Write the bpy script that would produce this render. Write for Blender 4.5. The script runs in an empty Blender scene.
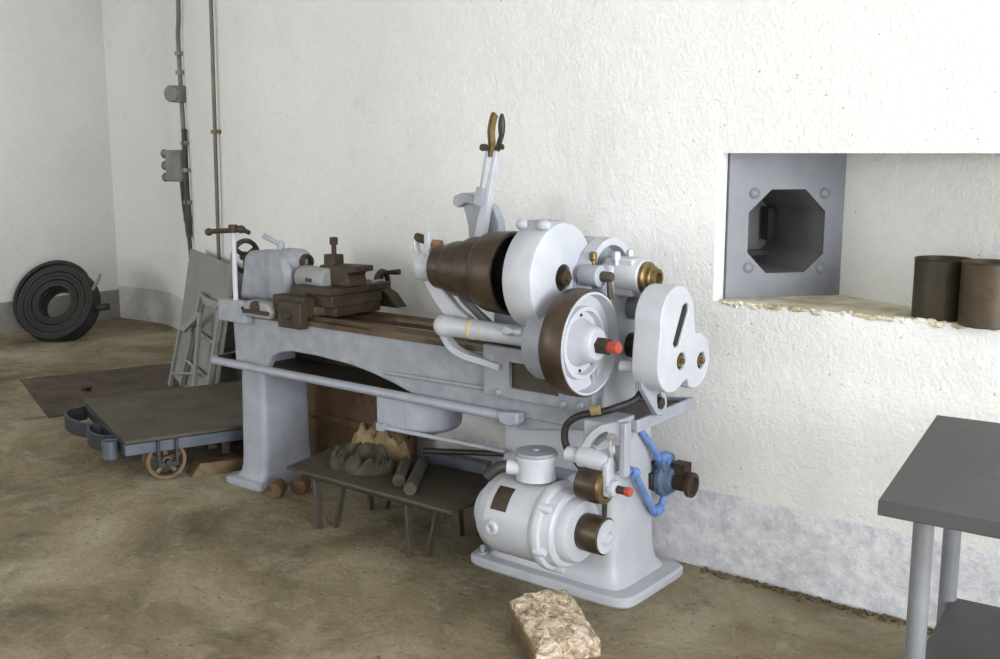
import bpy, bmesh, math, random
from mathutils import Vector, Matrix, noise
random.seed(7)
COL = bpy.context.scene.collection
PI = math.pi
R = math.radians

# ------------------------------------------------------------------ materials
def new_mat(name):
    m = bpy.data.materials.new(name); m.use_nodes = True
    nt = m.node_tree
    b = nt.nodes['Principled BSDF']
    return m, nt, b
def nz(nt, scale, detail=6, rough=0.6, vec=None, dist=0.0):
    n = nt.nodes.new('ShaderNodeTexNoise'); n.inputs['Scale'].default_value = scale
    n.inputs['Detail'].default_value = detail; n.inputs['Roughness'].default_value = rough
    n.inputs['Distortion'].default_value = dist
    if vec is not None: nt.links.new(vec, n.inputs['Vector'])
    return n.outputs['Fac']
def ramp(nt, fac, stops):
    r = nt.nodes.new('ShaderNodeValToRGB')
    el = r.color_ramp.elements
    while len(el) < len(stops): el.new(0.5)
    for e, (p, c) in zip(el, stops):
        e.position = p; e.color = (c[0], c[1], c[2], 1) if not isinstance(c, (int, float)) else (c, c, c, 1)
    nt.links.new(fac, r.inputs['Fac'])
    return r.outputs['Color']
def mix(nt, fac, a, b, mode='MIX'):
    m = nt.nodes.new('ShaderNodeMix'); m.data_type = 'RGBA'; m.blend_type = mode
    for sock, v in ((m.inputs['Factor'], fac), (m.inputs['A'], a), (m.inputs['B'], b)):
        if isinstance(v, (int, float)): sock.default_value = v
        elif isinstance(v, (tuple, list)): sock.default_value = (v[0], v[1], v[2], 1)
        else: nt.links.new(v, sock)
    # colour sockets live at other indices
    m2 = m
    return m2.outputs[2]
def mixc(nt, fac, a, b, mode='MIX'):
    m = nt.nodes.new('ShaderNodeMix'); m.data_type = 'RGBA'; m.blend_type = mode
    F, A, B = m.inputs[0], m.inputs[6], m.inputs[7]
    for sock, v in ((F, fac), (A, a), (B, b)):
        if isinstance(v, (int, float)): sock.default_value = v if sock is F else (v, v, v, 1)
        elif isinstance(v, (tuple, list)): sock.default_value = (v[0], v[1], v[2], 1)
        else: nt.links.new(v, sock)
    return m.outputs[2]
def math_n(nt, op, a, b=0.0):
    m = nt.nodes.new('ShaderNodeMath'); m.operation = op
    for s, v in ((m.inputs[0], a), (m.inputs[1], b)):
        if isinstance(v, (int, float)): s.default_value = v
        else: nt.links.new(v, s)
    return m.outputs[0]
def bump(nt, b, h, strength, dist):
    bm = nt.nodes.new('ShaderNodeBump'); bm.inputs['Strength'].default_value = strength
    bm.inputs['Distance'].default_value = dist
    nt.links.new(h, bm.inputs['Height']); nt.links.new(bm.outputs['Normal'], b.inputs['Normal'])
def pos(nt):
    g = nt.nodes.new('ShaderNodeNewGeometry'); return g.outputs['Position']
def sepz(nt, v, k='Z'):
    s = nt.nodes.new('ShaderNodeSeparateXYZ'); nt.links.new(v, s.inputs[0]); return s.outputs[k]

def simple(name, c1, c2, scale=14, rough=0.5, metal=0.0, lo=0.35, hi=0.7, bstr=0.15, bdist=0.003, spots=None, spot_th=0.68, spot_scale=40):
    m, nt, b = new_mat(name); p = pos(nt)
    col = ramp(nt, nz(nt, scale, 7, 0.65, p), [(lo, c1), (hi, c2)])
    if spots:
        k = ramp(nt, nz(nt, spot_scale, 4, 0.6, p), [(spot_th, 0.0), (spot_th + 0.05, 1.0)])
        col = mixc(nt, k, col, spots)
    nt.links.new(col, b.inputs['Base Color'])
    b.inputs['Roughness'].default_value = rough; b.inputs['Metallic'].default_value = metal
    bump(nt, b, nz(nt, 55, 5, 0.6, p), bstr, bdist)
    return m
M = {}
M['paint'] = simple('grey_machine_paint', (.26, .275, .32), (.34, .355, .40), 9, .42, 0, spots=(.30, .27, .22), spot_th=.72)
M['paint_bright'] = simple('pale_machine_paint', (.40, .415, .455), (.48, .49, .525), 8, .4, 0, spots=(.4, .36, .3), spot_th=.74)  # paler copy of the same machine paint, for parts catching more light
M['paint_worn'] = simple('worn_machine_paint', (.21, .22, .25), (.30, .312, .34), 16, .5, 0, spots=(.24, .2, .15), spot_th=.66)
M['bronze'] = simple('brown_oily_steel', (.032, .022, .014), (.082, .052, .030), 10, .38, .3)
M['rust'] = simple('rusty_casting', (.020, .013, .008), (.066, .040, .022), 16, .6, .2, bstr=.3)
M['way'] = simple('oiled_bed_steel', (.075, .050, .030), (.16, .112, .07), 8, .35, .55)
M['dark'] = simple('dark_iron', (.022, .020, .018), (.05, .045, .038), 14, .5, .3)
M['black'] = simple('black_void', (.008, .008, .008), (.014, .013, .012), 14, .7)  # black standing for shade inside holes and the open cone
M['rubber'] = simple('black_rubber', (.006, .006, .005), (.016, .015, .012), 20, .6)
M['brass'] = simple('tarnished_brass', (.12, .078, .028), (.27, .185, .07), 18, .4, .6)
M['red'] = simple('red_paint', (.36, .045, .025), (.46, .08, .045), 30, .5)
M['redbrown'] = simple('reddish_bolt_head', (.20, .085, .055), (.30, .14, .09), 30, .5, .2)
M['blue'] = simple('blue_paint', (.10, .19, .46), (.17, .29, .60), 20, .4, 0, spots=(.07, .08, .12), spot_th=.64)
M['pump_blue'] = simple('grimy_blue_paint', (.045, .085, .15), (.11, .18, .28), 24, .5, 0, spots=(.05, .035, .025), spot_th=.58)
M['panblk'] = simple('oily_tray', (.032, .025, .016), (.07, .054, .035), 7, .45, .2)
M['dkgrey'] = simple('dark_grey_table_paint', (.060, .060, .060), (.078, .078, .077), 5, .55)
M['tube'] = simple('grey_tube_paint', (.16, .165, .18), (.22, .225, .24), 5, .35)
M['plate'] = simple('slate_grey_paint', (.145, .152, .175), (.18, .187, .205), 5, .5, 0, bstr=.25)
M['platein'] = simple('shaft_grey', (.16, .16, .165), (.24, .24, .235), 5, .6)
M['can'] = simple('rust_brown_tin', (.030, .023, .013), (.060, .043, .023), 7, .5, .3)
M['can2'] = simple('rusty_tin', (.035, .024, .011), (.085, .058, .028), 9, .55, .25, spots=(.05, .03, .015), spot_th=.6, spot_scale=14)
M['deck'] = simple('worn_cart_deck', (.036, .029, .019), (.10, .08, .055), 4, .6, .15)
M['cartblue'] = simple('blue_grey_steel', (.055, .065, .085), (.11, .122, .15), 8, .5, .1)
M['cartdark'] = simple('dark_blue_steel', (.018, .020, .024), (.042, .046, .052), 9, .5, .2)
M['wheelrust'] = simple('rusty_wheel', (.09, .058, .028), (.21, .145, .078), 12, .6, .2)
M['board'] = simple('grey_board', (.20, .20, .19), (.26, .257, .242), 3, .7)
M['frame'] = simple('grey_frame_paint', (.21, .213, .213), (.29, .29, .283), 7, .5)
M['rustplate'] = simple('rusty_floor_plate', (.028, .018, .010), (.12, .078, .045), 4, .7, .15, bstr=.35)
M['rustpanel'] = simple('rust_panel', (.060, .030, .013), (.145, .083, .038), 5, .65, .2, spots=(.04, .02, .01), spot_th=.62, spot_scale=16)
M['bench'] = simple('brown_bench', (.040, .031, .020), (.085, .068, .046), 6, .6, .15)
M['benchleg'] = simple('brown_leg', (.055, .047, .034), (.09, .077, .058), 8, .5, .2)
M['canvas'] = simple('olive_canvas', (.018, .017, .010), (.062, .056, .034), 14, .9, 0, bstr=.4, bdist=.006)
M['paper'] = simple('tan_paper', (.11, .075, .033), (.31, .23, .11), 12, .8, 0, bstr=.4, bdist=.006)
M['pipe'] = simple('dull_pipe', (.050, .046, .033), (.09, .08, .058), 14, .6, .2)
M['wood_end'] = simple('dark_wood_end', (.075, .050, .024), (.20, .14, .07), 16, .8, 0, bstr=.4, bdist=.006)
M['conduit'] = simple('grey_conduit', (.16, .16, .14), (.24, .24, .21), 12, .6)
M['cable'] = simple('dark_cable', (.04, .038, .03), (.07, .065, .05), 12, .6)
M['pole'] = simple('olive_pipe', (.115, .11, .085), (.16, .155, .12), 9, .5, .2)
M['stub'] = simple('nickel', (.35, .34, .33), (.45, .44, .42), 9, .35, .5)

# plaster wall: white, speckled, with a grey-blue painted band along the foot
def wall_material(name, white, band, band2, h, edge, far):
    m, nt, b = new_mat(name); p = pos(nt)
    base = ramp(nt, nz(nt, 1.3, 8, .65, p), [(.25, white[0]), (.75, white[1])])
    base = mixc(nt, ramp(nt, nz(nt, 5, 6, .7, p), [(.60, 0.0), (.78, .35)]), base, (.50, .47, .40))
    sp = ramp(nt, nz(nt, 60, 2, .5, p), [(.745, 0.0), (.765, 1.0)])
    base = mixc(nt, math_n(nt, 'MULTIPLY', sp, .7), base, (.10, .085, .06))
    z = sepz(nt, p)
    zz = math_n(nt, 'ADD', z, math_n(nt, 'MULTIPLY', math_n(nt, 'SUBTRACT', nz(nt, 3, 4, .6, p), .5), edge))
    k = nt.nodes.new('ShaderNodeMapRange'); k.inputs[1].default_value = h - .004; k.inputs[2].default_value = h + .004
    k.inputs[3].default_value = 1; k.inputs[4].default_value = 0
    nt.links.new(zz, k.inputs[0])
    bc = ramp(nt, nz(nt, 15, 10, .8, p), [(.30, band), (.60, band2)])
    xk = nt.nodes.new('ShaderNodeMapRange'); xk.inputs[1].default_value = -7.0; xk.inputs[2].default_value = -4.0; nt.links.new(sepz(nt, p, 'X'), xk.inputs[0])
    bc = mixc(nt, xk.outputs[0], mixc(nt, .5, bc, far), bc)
    col = mixc(nt, k.outputs[0], base, bc)
    col = mixc(nt, 1.0, col, ramp(nt, nz(nt, 34, 5, .7, p), [(.3, .93), (.7, 1.0)]), 'MULTIPLY')
    nt.links.new(col, b.inputs['Base Color']); b.inputs['Roughness'].default_value = .85
    hgt = math_n(nt, 'ADD', nz(nt, 22, 8, .7, p), math_n(nt, 'ADD', math_n(nt, 'MULTIPLY', nz(nt, 4, 4, .6, p), 2.0), math_n(nt, 'MULTIPLY', nz(nt, 75, 3, .6, p), .8)))
    bump(nt, b, hgt, .42, .010)
    return m
M['wall'] = wall_material('white_plaster', ((.745, .74, .72), (.82, .815, .79)), (.44, .44, .49), (.80, .80, .82), .305, .02, (.50, .46, .38))
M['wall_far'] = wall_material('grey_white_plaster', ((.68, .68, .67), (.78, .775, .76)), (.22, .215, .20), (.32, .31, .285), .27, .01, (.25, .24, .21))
# sill inside the niche is stained
M['sill'] = simple('stained_sill', (.45, .37, .22), (.74, .70, .58), 6, .85, 0, lo=.38, hi=.58, bstr=.5, bdist=.01)

def floor_material():
    m, nt, b = new_mat('dirty_concrete'); p = pos(nt)
    c = ramp(nt, nz(nt, 1.1, 9, .68, p, .6), [(.34, (.12, .092, .048)), (.50, (.285, .228, .130)), (.66, (.46, .395, .265))])
    c = mixc(nt, ramp(nt, nz(nt, 7, 8, .75, p, .8), [(.52, 0.0), (.70, .6)]), c, (.47, .42, .32))
    c = mixc(nt, ramp(nt, nz(nt, 3.3, 7, .7, p, .4), [(.55, 0.0), (.70, .7)]), c, (.085, .066, .036))
    c = mixc(nt, ramp(nt, nz(nt, 40, 3, .6, p), [(.64, 0.0), (.70, .8)]), c, (.06, .045, .028))
    c = mixc(nt, 1.0, c, ramp(nt, nz(nt, 55, 6, .75, p), [(.3, .72), (.7, 1.0)]), 'MULTIPLY')
    nt.links.new(c, b.inputs['Base Color']); b.inputs['Roughness'].default_value = .8
    h = math_n(nt, 'ADD', nz(nt, 9, 9, .72, p, .7), math_n(nt, 'MULTIPLY', nz(nt, 45, 5, .6, p), .35))
    bump(nt, b, h, .9, .035)
    return m
M['floor'] = floor_material()
def wood_material():
    m, nt, b = new_mat('splintered_wood'); p = pos(nt)
    c = ramp(nt, nz(nt, 26, 8, .75, p, 1.0), [(.36, (.13, .085, .045)), (.48, (.42, .31, .20)), (.60, (.75, .66, .55))])
    nt.links.new(c, b.inputs['Base Color']); b.inputs['Roughness'].default_value = .85
    bump(nt, b, nz(nt, 42, 7, .7, p, .6), .9, .02)
    return m
M['wood'] = wood_material()

# ------------------------------------------------------------------ mesh builder
class MB:
    def __init__(s): s.v = []; s.f = []
    def add(s, vs, fs):
        o = len(s.v); s.v += [tuple(v) for v in vs]; s.f += [tuple(i + o for i in f) for f in fs]; return s
    def box(s, x0, x1, y0, y1, z0, z1):
        vs = [(x, y, z) for z in (z0, z1) for y in (y0, y1) for x in (x0, x1)]
        return s.add(vs, [(0, 2, 3, 1), (4, 5, 7, 6), (0, 1, 5, 4), (2, 6, 7, 3), (0, 4, 6, 2), (1, 3, 7, 5)])
    def bar(s, p0, p1, w, h, up=(0, 0, 1)):
        p0, p1 = Vector(p0), Vector(p1); d = (p1 - p0).normalized(); u = Vector(up)
        if abs(d.dot(u)) > .99: u = Vector((1, 0, 0))
        a = d.cross(u).normalized() * w / 2; c = a.cross(d).normalized() * h / 2
        r = [[p + a * i + c * j for i, j in ((-1, -1), (1, -1), (1, 1), (-1, 1))] for p in (p0, p1)]
        return s.loft(r)
    def prism(s, poly, axis, a, b):
        def P(q, t): return {'x': (t, q[0], q[1]), 'y': (q[0], t, q[1]), 'z': (q[0], q[1], t)}[axis]
        return s.loft([[P(q, a) for q in poly], [P(q, b) for q in poly]])
    def loft(s, rings, cap=True):
        n = len(rings[0]); vs = [p for r in rings for p in r]; fs = []
        for i in range(len(rings) - 1):
            for k in range(n):
                fs.append((i * n + k, i * n + (k + 1) % n, (i + 1) * n + (k + 1) % n, (i + 1) * n + k))
        if cap: fs += [tuple(range(n))[::-1], tuple(range((len(rings) - 1) * n, len(rings) * n))]
        return s.add(vs, fs)
    def rev(s, prof, c, axis, seg=40, loop=False):
        c = Vector(c); d = Vector(axis).normalized()
        a = d.orthogonal().normalized(); b = d.cross(a); vs = []; fs = []; idx = []
        for r, h in prof:
            if r < 1e-6: idx.append([len(vs)]); vs.append(c + d * h)
            else:
                o = len(vs)
                for k in range(seg):
                    t = 2 * PI * k / seg; vs.append(c + d * h + (a * math.cos(t) + b * math.sin(t)) * r)
                idx.append(list(range(o, o + seg)))
        pairs = list(zip(idx, idx[1:])) + ([(idx[-1], idx[0])] if loop else [])
        for p, q in pairs:
            for k in range(seg):
                k2 = (k + 1) % seg
                if len(p) == 1 and len(q) == 1: continue
                if len(p) == 1: fs.append((p[0], q[k], q[k2]))
                elif len(q) == 1: fs.append((p[k], q[0], p[k2]))
                else: fs.append((p[k], q[k], q[k2], p[k2]))
        if not loop:
            if len(idx[0]) > 1: fs.append(tuple(idx[0]))
            if len(idx[-1]) > 1: fs.append(tuple(idx[-1]))
        return s.add(vs, fs)
    def cyl(s, p0, p1, r0, r1=None, seg=24):
        p0, p1 = Vector(p0), Vector(p1); r1 = r0 if r1 is None else r1
        return s.rev([(r0, 0), (r1, (p1 - p0).length)], p0, p1 - p0, seg)
    def torus(s, c, axis, R_, r, seg=40, ts=10):
        return s.rev([(R_ + r * math.cos(2 * PI * k / ts), r * math.sin(2 * PI * k / ts)) for k in range(ts)], c, axis, seg, True)
    def tube(s, pts, r, seg=10, sub=0, flat=None):
        pts = [Vector(p) for p in pts]
        if sub:
            q = [pts[0]] + pts + [pts[-1]]; out = []
            for i in range(1, len(q) - 2):
                for k in range(sub):
                    t = k / sub; a, b, c, d = q[i - 1], q[i], q[i + 1], q[i + 2]
                    out.append(.5 * ((2 * b) + (c - a) * t + (2 * a - 5 * b + 4 * c - d) * t * t + (3 * b - a - 3 * c + d) * t ** 3))
            out.append(pts[-1]); pts = out
        rs = r if isinstance(r, (list, tuple)) else [r] * len(pts)
        if len(rs) != len(pts): rs = [rs[0] + (rs[-1] - rs[0]) * i / (len(pts) - 1) for i in range(len(pts))]
        rings = []; ref = None
        for i, p in enumerate(pts):
            d = (pts[min(i + 1, len(pts) - 1)] - pts[max(i - 1, 0)]).normalized()
            if flat is not None:
                f = Vector(flat[0]); a = (f - d * f.dot(d)).normalized(); b = d.cross(a)
                rings.append([p + a * u * flat[1] / 2 + b * v * flat[2] / 2 for u, v in ((-1, -1), (1, -1), (1, 1), (-1, 1))]); continue
            a = d.orthogonal().normalized() if ref is None else (ref - d * ref.dot(d)).normalized()
            ref = a; b = d.cross(a)
            rings.append([p + (a * math.cos(2 * PI * k / seg) + b * math.sin(2 * PI * k / seg)) * rs[i] for k in range(seg)])
        return s.loft(rings)
    def blob(s, c, rad, amt=.2, freq=6, seed=0, sub=4, rot=None, flatten=None):
        bm = bmesh.new(); bmesh.ops.create_icosphere(bm, subdivisions=sub, radius=1)
        rm = rot.to_3x3() if rot else Matrix.Identity(3)
        vs = []
        for v in bm.verts:
            n = v.co.normalized(); q = n * freq * .35 + Vector((seed * 3.1, seed * 1.7, seed))
            k = 1 + amt * (noise.noise(q) * 1.1 - abs(noise.noise(q * 1.9)) * .8 + .25 + noise.noise(q * 4.0) * .12)
            p = Vector((n.x * rad[0], n.y * rad[1], n.z * rad[2])) * k
            p = rm @ p + Vector(c)
            if flatten is not None and p.z < flatten: p.z = flatten
            vs.append(p)
        fs = [tuple(v.index for v in f.verts) for f in bm.faces]; bm.free()
        return s.add(vs, fs)
    def to_mesh(s, name, inv=None):
        me = bpy.data.meshes.new(name)
        vs = [inv @ Vector(v) for v in s.v] if inv else s.v
        me.from_pydata([tuple(v) for v in vs], [], s.f)
        bm = bmesh.new(); bm.from_mesh(me); bmesh.ops.recalc_face_normals(bm, faces=bm.faces); bm.to_mesh(me); bm.free()
        return me

MW = {}   # object name -> world matrix
def finish(me, ang=35):
    for p in me.polygons: p.use_smooth = True
    me.set_sharp_from_angle(angle=R(ang))
def obj(name, mb, mat, parent=None, bevel=0.0, label=None, local=False, cutter=None, ang=35, seg=2):
    """one mesh object; vertices are given in the world frame unless local=True"""
    inv = MW[parent.name].inverted() if (parent is not None and not local) else None
    me = mb.to_mesh(name, inv)
    o = bpy.data.objects.new(name, me); COL.objects.link(o)
    if cutter is not None:
        cm = cutter.to_mesh('hole', inv); co = bpy.data.objects.new('hole', cm); COL.objects.link(co)
        md = o.modifiers.new('cut', 'BOOLEAN'); md.object = co; md.operation = 'DIFFERENCE'; md.solver = 'EXACT'
        dg = bpy.context.evaluated_depsgraph_get()
        me2 = bpy.data.meshes.new_from_object(o.evaluated_get(dg)); o.modifiers.clear(); o.data = me2
        bpy.data.meshes.remove(me); me2.name = name; me = me2
        bpy.data.objects.remove(co); bpy.data.meshes.remove(cm)
    me.materials.clear(); me.materials.append(M[mat] if isinstance(mat, str) else mat); finish(me, ang)
    if bevel:
        md = o.modifiers.new('bevel', 'BEVEL'); md.width = bevel; md.segments = seg; md.limit_method = 'ANGLE'; md.angle_limit = R(38)
    if parent is not None:
        o.parent = parent; MW[o.name] = MW[parent.name]
    else: MW[o.name] = Matrix.Identity(4)
    if label: o['label'] = label
    return o
def tag(o, label, cat, group=None):
    o['label'] = label; o['category'] = cat
    if group: o['group'] = group
    return o
def thing(name, label, cat, loc=(0, 0, 0), rz=0, group=None):
    o = bpy.data.objects.new(name, None); COL.objects.link(o); o.empty_display_size = .1
    o.location = loc; o.rotation_euler = (0, 0, rz)
    MW[o.name] = Matrix.Translation(loc) @ Matrix.Rotation(rz, 4, 'Z')
    return tag(o, label, cat, group)
def struct(name, mb, mat, ang=35):
    o = obj(name, mb, mat, None, ang=ang); o['kind'] = 'structure'; return o
def circ(cx, cy, r, a0=0, a1=360, n=20):
    return [(cx + r * math.cos(R(a0 + (a1 - a0) * k / n)), cy + r * math.sin(R(a0 + (a1 - a0) * k / n))) for k in range(n + (0 if abs(a1 - a0) == 360 else 1))]

# ------------------------------------------------------------------ room
CEIL = 3.5
WP = [(-9.0, 5.53), (-8.2, 5.54), (-7.4, 5.19), (-6.15, 4.49), (-5.0, 3.99), (-3.8, 3.66), (-3.04, 3.505), (-2.3, 3.44)]
def wall_curve():
    pts = [Vector((x, y)) for x, y in WP] + [Vector((-1.725, 3.44))]
    q = [pts[0]] + pts + [pts[-1]]; out = []
    for i in range(1, len(q) - 2):
        for k in range(8):
            t = k / 8; a, b, c, d = q[i - 1], q[i], q[i + 1], q[i + 2]
            out.append(.5 * ((2 * b) + (c - a) * t + (2 * a - 5 * b + 4 * c - d) * t * t + (3 * b - a - 3 * c + d) * t ** 3))
    out.append(pts[-1]); return out
wc = wall_curve()
def wall_y(x):
    for a, b in zip(wc, wc[1:]):
        if a.x <= x <= b.x: return a.y + (b.y - a.y) * (x - a.x) / (b.x - a.x)
    return 3.44
NX0, NX1, NZ0, NZ1 = -1.725, -.53, 1.02, 1.548
w = MB()
for a, b in zip(wc, wc[1:]): w.add([(a.x, a.y, 0), (b.x, b.y, 0), (b.x, b.y, CEIL), (a.x, a.y, CEIL)], [(0, 1, 2, 3)])
Y0 = 3.44
def wq(x0, x1, z0, z1): w.add([(x0, Y0, z0), (x1, Y0, z0), (x1, Y0, z1), (x0, Y0, z1)], [(0, 1, 2, 3)])
wq(NX0, NX1, 0, NZ0); wq(NX0, NX1, NZ1, CEIL); wq(NX1, 5.2, 0, CEIL)
# niche: left reveal, slanting back, soffit
PL0, PL1 = (-1.727, 3.530), (-1.446, 3.895)
rv = [(NX0, Y0), (NX0 + .008, Y0 + .004), (NX0 + .012, Y0 + .014), PL0]
for a, b in zip(rv, rv[1:]): w.add([(*a, NZ0), (*b, NZ0), (*b, NZ1), (*a, NZ1)], [(0, 1, 2, 3)])
w.add([(*PL1, NZ0), (NX1, Y0, NZ0), (NX1, Y0, NZ1), (*PL1, NZ1)], [(0, 1, 2, 3)])
w.add([(NX0, Y0, NZ1), (*PL0, NZ1), (*PL1, NZ1), (NX1, Y0, NZ1)], [(0, 1, 2, 3)])
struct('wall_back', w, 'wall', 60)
s_ = MB()
# stained sill with a lumpy broken front lip
s_.prism([(NX0 - .002, Y0 + .001), PL0, PL1, (NX1, Y0 + .001)], 'z', NZ0 - .01, NZ0)
for k in range(110):
    t = random.random(); x = NX0 + .02 + (NX1 - NX0 - .06) * t
    s_.blob((x, Y0 + random.uniform(-.004, .012), NZ0 - random.uniform(0, .010)), (random.uniform(.006, .022), random.uniform(.004, .009), random.uniform(.004, .009)), .5, 5, k, 2)
o = struct('trim_1', s_, 'sill')
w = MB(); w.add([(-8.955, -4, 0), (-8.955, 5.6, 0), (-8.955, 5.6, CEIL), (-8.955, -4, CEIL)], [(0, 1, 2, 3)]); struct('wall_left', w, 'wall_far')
w = MB(); w.add([(-9.2, -4, 0), (5.2, -4, 0), (5.2, 5.8, 0), (-9.2, 5.8, 0)], [(0, 1, 2, 3)]); struct('floor', w, 'floor')
w = MB(); w.add([(-9.2, -4, CEIL), (5.2, -4, CEIL), (5.2, 5.8, CEIL), (-9.2, 5.8, CEIL)], [(0, 1, 2, 3)]); struct('ceiling', w, 'wall_far')
FILL_WINS = [(-8.2, -6.0), (-5.0, -2.8), (-1.8, .4)]; WZ0, WZ1 = .9, 3.0  # windows added behind the camera to bring in fill light
w = MB(); xs = [-9.2] + [v for ab in FILL_WINS for v in ab] + [5.2]
for i in range(0, len(xs), 2): w.box(xs[i], xs[i + 1], -4.2, -4, 0, CEIL)
for a, b in FILL_WINS: w.box(a, b, -4.2, -4, 0, WZ0); w.box(a, b, -4.2, -4, WZ1, CEIL)
struct('wall_front', w, 'wall_far')
for i, (a, b) in enumerate(FILL_WINS):
    w = MB()
    for x in (a, (a + b) / 2 - .03, b - .06): w.box(x, x + .06, -4.12, -4.06, WZ0, WZ1)
    for z in (WZ0, (WZ0 + WZ1) / 2, WZ1 - .06): w.box(a, b, -4.12, -4.06, z, z + .06)
    struct('window_%d' % (i + 1), w, 'frame')
# right-hand wall with the wide open doorway the daylight comes through
DX, DY0, DY1, DZ = 5.0, -2.0, 2.4, 3.2
w = MB()
for y0, y1, z0, z1 in ((-4, DY0, 0, CEIL), (DY1, 3.5, 0, CEIL), (DY0, DY1, DZ, CEIL)):
    w.box(DX, DX + .2, y0, y1, z0, z1)
struct('wall_right', w, 'wall')

# ------------------------------------------------------------------ port plate in the niche
P0 = Vector((PL0[0], PL0[1], 0)); P1 = Vector((PL1[0], PL1[1], 0)); pe = (P1 - P0).normalized(); pn = Vector((pe.y, -pe.x, 0)); PW = (P1 - P0).length
def pp(s, z, d=0): q = P0 + pe * s + pn * d; return (q.x, q.y, z)
oct_ = [(.165, 1.417), (.303, 1.417), (.388, 1.335), (.388, 1.178), (.312, 1.110), (.155, 1.110), (.077, 1.188), (.077, 1.335)]
t = thing('port_plate', 'slate grey steel plate with an octagonal opening set in the wall niche', 'steel plate', pp(PW / 2, NZ0, .0))
m = MB()
# front and back faces as octagon-to-rectangle fans
def ringed(mb, d0, d1, outer_pts, inner_pts):
    n = len(inner_pts)
    mb.loft([[pp(s, z, d1) for s, z in outer_pts], [pp(s, z, d0) for s, z in outer_pts], [pp(s, z, d0) for s, z in inner_pts], [pp(s, z, d1) for s, z in inner_pts], [pp(s, z, d1) for s, z in outer_pts]], cap=False)
# 12-point outline so that the corners of the rectangle stay square
ZT = NZ1 + .003; ZB = NZ0 - .003; SL = -.004; SR = PW + .004
out12 = [(SL, ZT), (.165, ZT), (.303, ZT), (SR, ZT), (SR, 1.335), (SR, 1.178), (SR, ZB), (.312, ZB), (.155, ZB), (SL, ZB), (SL, 1.188), (SL, 1.335)]
mid = lambda a, b: ((a[0] + b[0]) / 2, (a[1] + b[1]) / 2)
in12 = [mid(oct_[7], oct_[0]), oct_[0], oct_[1], mid(oct_[1], oct_[2]), oct_[2], oct_[3], mid(oct_[3], oct_[4]), oct_[4], oct_[5], mid(oct_[5], oct_[6]), oct_[6], oct_[7]]
ringed(m, .002, .022, out12, in12)
obj('face_plate', m, 'plate', t)
for s, z in ((.097, 1.404), (.383, 1.402), (.084, 1.133), (.381, 1.122)):
    m = MB(); m.rev([(.0, .034), (.012, .032), (.020, .026), (.021, .020)], pp(s, z), pn, 20); obj('bolt_head', m, 'plate', t)
m = MB()
dep = -.42
m.loft([[pp(s, z, .003) for s, z in oct_], [pp(s, z, dep) for s, z in oct_]], cap=False)
m.add([pp(s, z, dep) for s, z in oct_], [tuple(range(8))])
lin = obj('shaft_lining', m, 'platein', t)
m = MB()
for a_, b_ in (((.20, 1.13), (.20, 1.40)), ((.37, 1.2), (.37, 1.33))): m.bar(pp(*a_, dep + .05), pp(*b_, dep + .05), .03, .05, pn)
m.bar(pp(.09, 1.15, dep + .08), pp(.37, 1.15, dep + .08), .03, .02)
obj('inner_rail', m, 'dark', t)

# ------------------------------------------------------------------ conduit, pipe on the far wall
def wpt(x, z, off=.02):
    dy = wall_y(x + .02) - wall_y(x - .02); n = Vector((dy, -.04, 0)).normalized()
    return Vector((x, wall_y(x), z)) + n * off
pt = thing('wall_pipe', 'thin straight olive pipe running down the white wall right of the cables', 'pipe', tuple(wpt(-5.66, 0, .02)))
m = MB(); m.tube([wpt(-5.50, CEIL, .03), wpt(-5.54, 2.49, .03), wpt(-5.62, 1.0, .03), wpt(-5.64, .35, .03)], .0125, 10); obj('tube', m, 'pole', pt)
for z in (1.68, 2.9):
    m = MB(); p = wpt(-5.585 + (z - 1.68) * .05, z, .02); m.box(p.x - .045, p.x + .045, p.y - .012, p.y + .02, z - .012, z + .012); obj('pipe_clip', m, 'brass', pt, .002)
ct = thing('electrical_conduit', 'grey electric conduit with two boxes and looped cables on the far wall', 'conduit', tuple(wpt(-6.8, 0, .02)))
m = MB(); m.tube([wpt(-6.73, CEIL, .03), wpt(-6.73, 2.62, .03), wpt(-6.86, 2.4, .03), wpt(-6.84, 2.0, .03), wpt(-6.80, 1.7, .03), wpt(-6.79, 1.55, .03)], .017, 10, 5); obj('tube', m, 'conduit', ct)
m = MB(); m.tube([wpt(-6.76, 1.72, .03), wpt(-6.73, 1.5, .035), wpt(-6.73, 1.25, .035), wpt(-6.73, 1.05, .03), wpt(-6.76, .93, .03), wpt(-6.82, .96, .03), wpt(-6.86, 1.1, .03), wpt(-6.93, 1.28, .03), wpt(-6.98, 1.36, .03)], .021, 10, 5); obj('cable', m, 'cable', ct)
m = MB(); m.tube([wpt(-6.93, 1.36, .05), wpt(-6.86, 1.2, .05), wpt(-6.80, 1.12, .05), wpt(-6.75, .98, .04), wpt(-6.72, .8, .03), wpt(-6.72, .3, .03)], .016, 10, 5); obj('cable', m, 'cable', ct)
for x, z in ((-6.75, 1.62), (-6.72, 1.42), (-6.735, 1.18), (-6.85, 2.14), (-6.85, 2.28), (-6.81, 1.05)):
    m = MB(); p = wpt(x, z, .03); m.box(p.x - .03, p.x + .03, p.y - .02, p.y + .03, z - .015, z + .015); obj('cable_clip', m, 'frame', ct, .003)
jb = MB(); p = wpt(-6.85, 1.98, .05); dn = Vector((-.45, -.89, 0)).normalized()
jb.rev([(.0, .10), (.055, .10), (.062, .09), (.062, -.05)], p, Vector((.35, -.94, 0)), 20); jb.box(p.x - .02, p.x + .09, p.y - .06, p.y + .06, 1.92, 2.04)
obj('round_box', jb, 'conduit', ct, .006)
jb = MB(); p = wpt(-7.0, 1.45, .06)
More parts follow.
